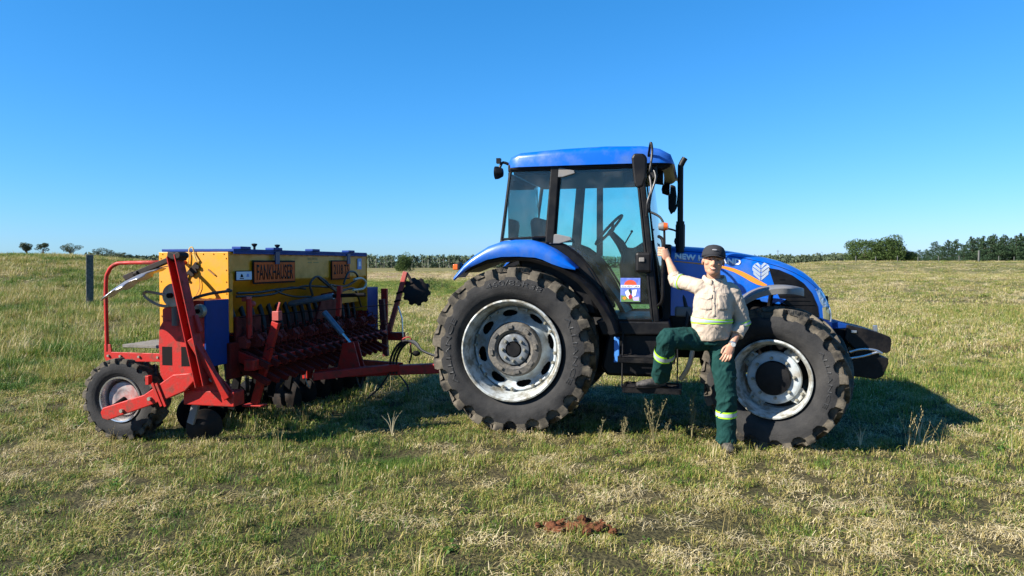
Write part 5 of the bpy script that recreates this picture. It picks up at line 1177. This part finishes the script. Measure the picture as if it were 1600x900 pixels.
# weeds: stalked dock plants in front of the tractor
WEED = mat('dry_weed_stem', (.20, .16, .07), .8, 0, (.10, .12, .04), 10, .6); WEEDG = mat('weed_seed', (.13, .12, .045), .85, 0, (.3, .22, .12), 30, .7)
def weed(x, y, h, n, seed, label, dense_=1.0):
    rg = np.random.default_rng(seed); t = thing('weed', label, 'weed', (x, y, hz(x, y)), 0, 'tall weeds along the tractor')
    st = G(); sd = G()
    for k in range(n):
        a = rg.uniform(0, 2*PI); ln = rg.uniform(.05, .28); hh = h*rg.uniform(.6, 1); P0 = [(0, 0, 0), (ln*.3*math.cos(a)*hh, ln*.3*math.sin(a)*hh, hh*.5), (ln*math.cos(a)*hh, ln*math.sin(a)*hh, hh)]
        st.tube(P0, [.0035, .003, .0015], 5, 3)
        for j in range(int(46*dense_)):
            u = rg.uniform(.35, 1); px, py, pz = ln*u*u*math.cos(a)*hh, ln*u*u*math.sin(a)*hh, hh*u; r = .05*(1.15-u)+.008; b = rg.uniform(0, 6.28); c = Vector((px+r*math.cos(b)*rg.uniform(.2, 1), py+r*math.sin(b)*rg.uniform(.2, 1), pz+rg.uniform(0, .03)))
            e = Vector(rg.normal(0, .0055, 3)); e2 = Vector(rg.normal(0, .0055, 3)); sd.add([c, c+e+Vector((0, 0, .012)), c+e2], [(0, 1, 2)])
            if j % 4 == 0: st.tube([(px, py, pz-.01), tuple(c)], .0012, 3)
    st.build('stem', WEED, t); sd.build('seed_head', WEEDG, t)
weed(1.28, 6.62, .50, 4, 1, 'tall seeding weed below the foot on the tractor step', 1.2); weed(1.66, 6.78, .48, 3, 2, 'upright seeding weed between the legs of the man', 1.2)
weed(1.02, 6.70, .26, 3, 3, 'short weed just right of the large rear wheel', .7); weed(.78, 6.55, .24, 3, 4, 'small weed in front of the right edge of the rear tyre', .6); weed(1.42, 6.75, .22, 3, 5, 'low weed between the two tallest weeds', .6)
def stalks(x, y, h, seed, label):
    rg = np.random.default_rng(seed); g = G()
    for k in range(5):
        a = rg.uniform(0, 6.28); l_ = rg.uniform(.1, .5); hh = h*rg.uniform(.6, 1); g.tube([(0, 0, 0), (l_*.3*math.cos(a)*hh, 0, hh*.6), (l_*math.cos(a)*hh, l_*.3*math.sin(a)*hh, hh)], [.003, .0025, .001], 4, 3)
    tag(g.build('grass_stalk', mat('straw_stalk', (.5, .42, .25), .7), None, loc=(x, y, hz(x, y))), label, 'grass')
stalks(-1.13, 6.9, .30, 1, 'dry grass stalks standing left of the large rear tyre'); stalks(3.05, 6.42, .24, 2, 'dry grass stalks at the foot of the front tyre'); stalks(3.75, 6.75, .24, 3, 'dry grass stalks in the shadow right of the front tyre')

# ------------------------------------------------------------------ posts
def post(x, y, h, w0, label, group=None, name='fence_post'):
    g = G().box((0, 0, h/2-.1), (w0, w0*.9, h+.2), (0, R(.8), 0)); o = g.build(name, CONC, None, bevel=w0*.08, loc=(x, y, hz(x, y)), rot=(0, 0, .5)); tag(o, label, 'fence post', group)
def at(px, D): return ((px-800)/1155*D, D)
x, y = at(140, 21.5); g_ = hz(x, y); post(x, y, 1.62+(410-398)/1155*21.5-g_, .19, 'thick grey fence post on the grassy slope left of the seed drill')
for i, (px, D_, h) in enumerate([(1337, 105, .85), (1368, 108, .8), (1402, 110, .9), (1434, 112, .8), (1466, 114, .9), (1498, 116, .85), (1529, 100, 1.6), (1560, 118, .9), (1584, 120, .85)]):
    x, y = at(px, D_); post(x, y, h, .11 if h < 1.5 else .22, 'stout pale fence post in the far line below the dark trees' if h > 1.5 else 'thin distant fence post, %s from the left in the line below the dark trees' % 'first second third fourth fifth sixth stout seventh eighth'.split()[i], 'distant fence posts')
x, y = at(1215, 300); g = G().cyl((0, 0, -1), (0, 0, 6.5), .1, 6).box((0, 0, 6.0), (1.4, .1, .1)); tag(g.build('utility_pole', CONC, None, loc=(x, y, hz(x, y))), 'tiny utility pole on the horizon beyond the bonnet', 'pole')

# ------------------------------------------------------------------ trees
def leafmat(name, c1, c2):
    m = bpy.data.materials.new(name); m.use_nodes = True; n = m.node_tree.nodes; l = m.node_tree.links; b = n['Principled BSDF']; tc = n.new('ShaderNodeTexCoord')
    at_ = n.new('ShaderNodeAttribute'); at_.attribute_name = 'tone'; mx = n.new('ShaderNodeMix'); mx.data_type = 'RGBA'; mx.inputs[6].default_value = (*c1, 1); mx.inputs[7].default_value = (*c2, 1)
    l.new(at_.outputs['Fac'], mx.inputs[0]); l.new(mx.outputs[2], b.inputs['Base Color']); b.inputs['Roughness'].default_value = .7; b.inputs['Specular IOR Level'].default_value = .2
    tl = n.new('ShaderNodeBsdfTranslucent'); l.new(mx.outputs[2], tl.inputs[0]); ms = n.new('ShaderNodeMixShader'); ms.inputs[0].default_value = .15
    l.new(b.outputs[0], ms.inputs[1]); l.new(tl.outputs[0], ms.inputs[2]); l.new(ms.outputs[0], n['Material Output'].inputs[0]); return m
LF1 = leafmat('bush_leaves', (.026, .052, .012), (.085, .12, .03)); LF2 = leafmat('conifer_needles', (.018, .040, .020), (.05, .085, .035)); LF3 = leafmat('grey_green_leaves', (.04, .06, .035), (.10, .12, .06)); LF4 = leafmat('plantation_leaves', (.05, .075, .04), (.13, .16, .085))
BARK = mat('bark', (.11, .085, .06), .9, 0, (.05, .04, .03), 5, .6); PALEB = mat('pale_bark', (.35, .33, .27), .8)
def leaves(lobes, n, size, rg):                         # lobes: (cx, cy, cz, rx, ry, rz); leaf clumps near lobe surfaces
    v = np.zeros((n, 4, 3)); tone = np.zeros((n, 4)); w_ = np.array([l_[3]*l_[5] for l_ in lobes]); ch = rg.choice(len(lobes), n, p=w_/w_.sum())
    L_ = np.array(lobes)[ch]; d = rg.normal(size=(n, 3)); d /= np.linalg.norm(d, axis=1)[:, None]; rr = rg.uniform(.35, 1, n)**.4*(1+rg.normal(0, .06, n))
    c = L_[:, :3]+d*L_[:, 3:6]*rr[:, None]; a = rg.normal(size=(n, 3)); a /= np.linalg.norm(a, axis=1)[:, None]; b = np.cross(a, rg.normal(size=(n, 3))); b /= np.linalg.norm(b, axis=1)[:, None]
    s = size*rg.uniform(.5, 1.3, n)[:, None]
    v[:, 0] = c-a*s; v[:, 1] = c+b*s*.45; v[:, 2] = c+a*s; v[:, 3] = c-b*s*.45; tone[:] = np.clip(vnoise(c[:, 0]+c[:, 1], c[:, 2], size*5, 8)*.8+rg.normal(0, .15, n), 0, 1)[:, None]
    return v.reshape(-1, 3), tone.ravel()
def crown(name, v, tone, m, parent=None, loc=(0, 0, 0)):
    n = len(v)//4; me = bpy.data.meshes.new(name); me.from_pydata(v.tolist(), [], np.arange(n*4).reshape(-1, 4).tolist()); a = me.attributes.new('tone', 'FLOAT', 'POINT'); a.data.foreach_set('value', tone)
    me.materials.append(m); o = bpy.data.objects.new(name, me); COL.objects.link(o); o.parent = parent; o.location = loc; return o
def tree(x, y, H, W, kind, seed, label, group=None, name='tree', n=2600, sink=0):
    rg = np.random.default_rng(seed); t = thing(name, label, 'bush' if kind == 'bush' else 'tree', (x, y, hz(x, y)-sink), 0, group); tk = G(); lobes = []
    if kind == 'conifer':
        tk.tube([(0, 0, -.3), (.03*H, 0, H*.5), (0, 0, H*.96)], [H*.022, H*.015, H*.004], 8, 3)
        k = int(10+H)
        for i in range(k):
            u = i/(k-1); r = W/2*(1-u)**.75*rg.uniform(.75, 1.1)+.08*W; zz = H*(.06+.90*u)
            for j in range(4): a = rg.uniform(0, 6.28); rr = r*rg.uniform(.3, .75); lobes.append((rr*math.cos(a), rr*math.sin(a), zz, r*.5, r*.5, H/k*.8)); 
            a = rg.uniform(0, 6.28); tk.tube([(0, 0, zz), (r*.8*math.cos(a), r*.8*math.sin(a), zz+.04*H)], [H*.006, H*.002], 4)
        m = LF2; sz = H*.03
    else:
        base = .12 if kind == 'bush' else .42; tk.tube([(0, 0, -.3), (.03*H, .02*H, H*.3), (0, 0, H*.6)], [H*.035, H*.025, H*.012], 8, 3)
        for i in range(13):
            a = rg.uniform(0, 6.28); rr = W/2*math.sqrt(rg.uniform())*.72; zz = H*rg.uniform(base+.1, .86)*(1-.25*(rr/(W/2))**2); s_ = W*rg.uniform(.13, .22)
            lobes.append((rr*math.cos(a), rr*math.sin(a), zz, s_, s_, s_*(.9 if kind == 'bush' else .6)*H/max(W, H)))
            if i < 8: tk.tube([(0, 0, H*(.15 if kind == 'bush' else .32)), (rr*.5*math.cos(a), rr*.5*math.sin(a), zz*.75), (rr*math.cos(a), rr*math.sin(a), zz)], [H*.018, H*.010, H*.004], 5, 3)
        if kind == 'bush':
            for i in range(3): lobes.append((0, 0, H*.45, W*.36, W*.36, H*.38))
            for i in range(8): a = rg.uniform(0, 6.28); lobes.append((W*.28*math.cos(a), W*.28*math.sin(a), H*.2, W*.2, W*.2, H*.2))
        m = {'bush': LF1, 'open': LF3}[kind]; sz = H*.032
    tk.build('trunk', BARK, t, True); v, tn = leaves(lobes, n, sz, rg); 
    keep = v[:, 2].reshape(-1, 4).mean(1) > -.1; v = v.reshape(-1, 4, 3)[keep].reshape(-1, 3); tn = tn.reshape(-1, 4)[keep].ravel(); crown('crown', v, tn, m, t); return t
def topfit(px, D, ytop, extra=0): x, y = at(px, D); g_ = hz(x, y); return x, y, 1.62+(410-ytop)/1155*D-g_+extra
for i, (px, w_, yt, lb) in enumerate([(42, 20, 380, 'first small tree from the left on the far crest'), (68, 18, 383, 'second small tree from the left on the far crest'), (112, 26, 385, 'rounded tree on the crest just left of the fence post'), (163, 24, 392, 'small tree on the crest just right of the fence post'), (190, 24, 399, 'lowest rounded tree on the crest behind the red guard rail')]):
    D_ = 135; x, y, h = topfit(px, D_, yt, .75); tree(x, y, h, w_/1155*D_*1.35, 'open', 20+i, lb, 'trees on the left crest', n=1500)
x, y, h = topfit(632, 150, 398); tree(x, y, h+.5, 4.4, 'bush', 31, 'lone dark bush in the meadow between drill and tractor', name='bush', n=5000).children[-1].data.materials[0] = LF2
for px, w_, yt, sd, lb in [(1350, 50, 371, 41, 'large round dark green bush, leftmost at the right horizon'), (1388, 46, 368, 42, 'tall twiggy bush right beside the large round one'), (1420, 26, 389, 43, 'low grey green bush beside the start of the conifer row')]:
    x, y, h = topfit(px, 150, yt); tree(x, y, h*1.04, w_/1155*150*1.35, 'bush', sd, lb, name='bush', n=9000)
con = [(1436, 391), (1447, 390), (1461, 378), (1471, 386), (1480, 376), (1494, 375), (1505, 384), (1517, 371), (1527, 372), (1536, 370), (1546, 370), (1552, 367), (1562, 373), (1568, 368), (1577, 373), (1586, 369), (1594, 366), (1604, 362), (1616, 364), (1630, 360), (1645, 362)]
ords = 'first second third fourth fifth sixth seventh eighth ninth tenth eleventh twelfth thirteenth fourteenth fifteenth sixteenth seventeenth eighteenth nineteenth twentieth twenty-first'.split()
for i, (px, yt) in enumerate(con):
    D_ = 165+(i % 3)*6; x, y, h = topfit(px, D_, yt); tree(x, y, h*1.03, 4.2+.6*(i % 3), 'conifer', 60+i, 'dark conifer, %s from the left in the row at the right horizon' % ords[i], 'conifer row at the right horizon', 'conifer_tree', n=3400)
# plantation seen as one mass, with pale trunks
rg = np.random.default_rng(5); tk = G(); V, TN = [], []
for i in range(1300):
    u = rg.uniform(-.36, .48); D_ = rg.uniform(560, 640); x, y = D_*math.sin(u), D_*math.cos(u); top = 9.6-2.0*float(sst(.0, .3, u)) if u < .36 else 6.0
    z = hz(x, y); h = top*rg.uniform(.85, 1.08); r = rg.uniform(1.0, 1.8)
    v, tn = leaves([(x, y, z+h*.8, r, r, h*.22), (x, y, z+h*.5, r*.9, r*.9, h*.28), (x+2, y, z+h*.25, r*1.3, r, h*.25)], 44, 1.1, rg); V.append(v); TN.append(tn)
    if D_ < 600: tk.tube([(x, y-1.2, z-.5), (x+rg.normal(0, .2), y-1.2, z+h*.7)], .12, 4)
fo = crown('plantation', np.vstack(V), np.concatenate(TN), LF4); fo['kind'] = 'stuff'; fo['label'] = 'far plantation of slender trees along the horizon'; fo['category'] = 'forest'
o = tk.build('plantation_trunks', PALEB, fo)
# low far scrub beyond the right rise and the far left
V, TN = [], []
for i in range(500):
    u = rg.uniform(.30, .50); D_ = rg.uniform(260, 330); x, y = D_*math.sin(u), D_*math.cos(u); z = hz(x, y); h = 2.0+1.4*rg.uniform(); v, tn = leaves([(x, y, z+h*.5, 1.6, 1.6, h*.5)], 26, .6, rg); V.append(v); TN.append(tn)
for i in range(260):
    u = rg.uniform(-.52, -.36); D_ = rg.uniform(240, 300); x, y = D_*math.sin(u), D_*math.cos(u); z = hz(x, y); h = 2.3+.7*rg.uniform(); v, tn = leaves([(x, y, z+h*.5, 2, 2, h*.5)], 26, .7, rg); V.append(v); TN.append(tn)
fo = crown('far_scrub', np.vstack(V), np.concatenate(TN), LF3); fo['kind'] = 'stuff'
# meadow bushes between drill and tractor
for px, D_, w_, h, lb in [(670, 45, 1.9, 1.0, 'rushy green clump in the meadow above the rear tyre'), (690, 47, 1.5, .7, 'lower green clump beside the rushy clump')]:
    x, y = at(px, D_); tree(x, y, h, w_, 'bush', 90+px, lb, name='shrub', n=1500)
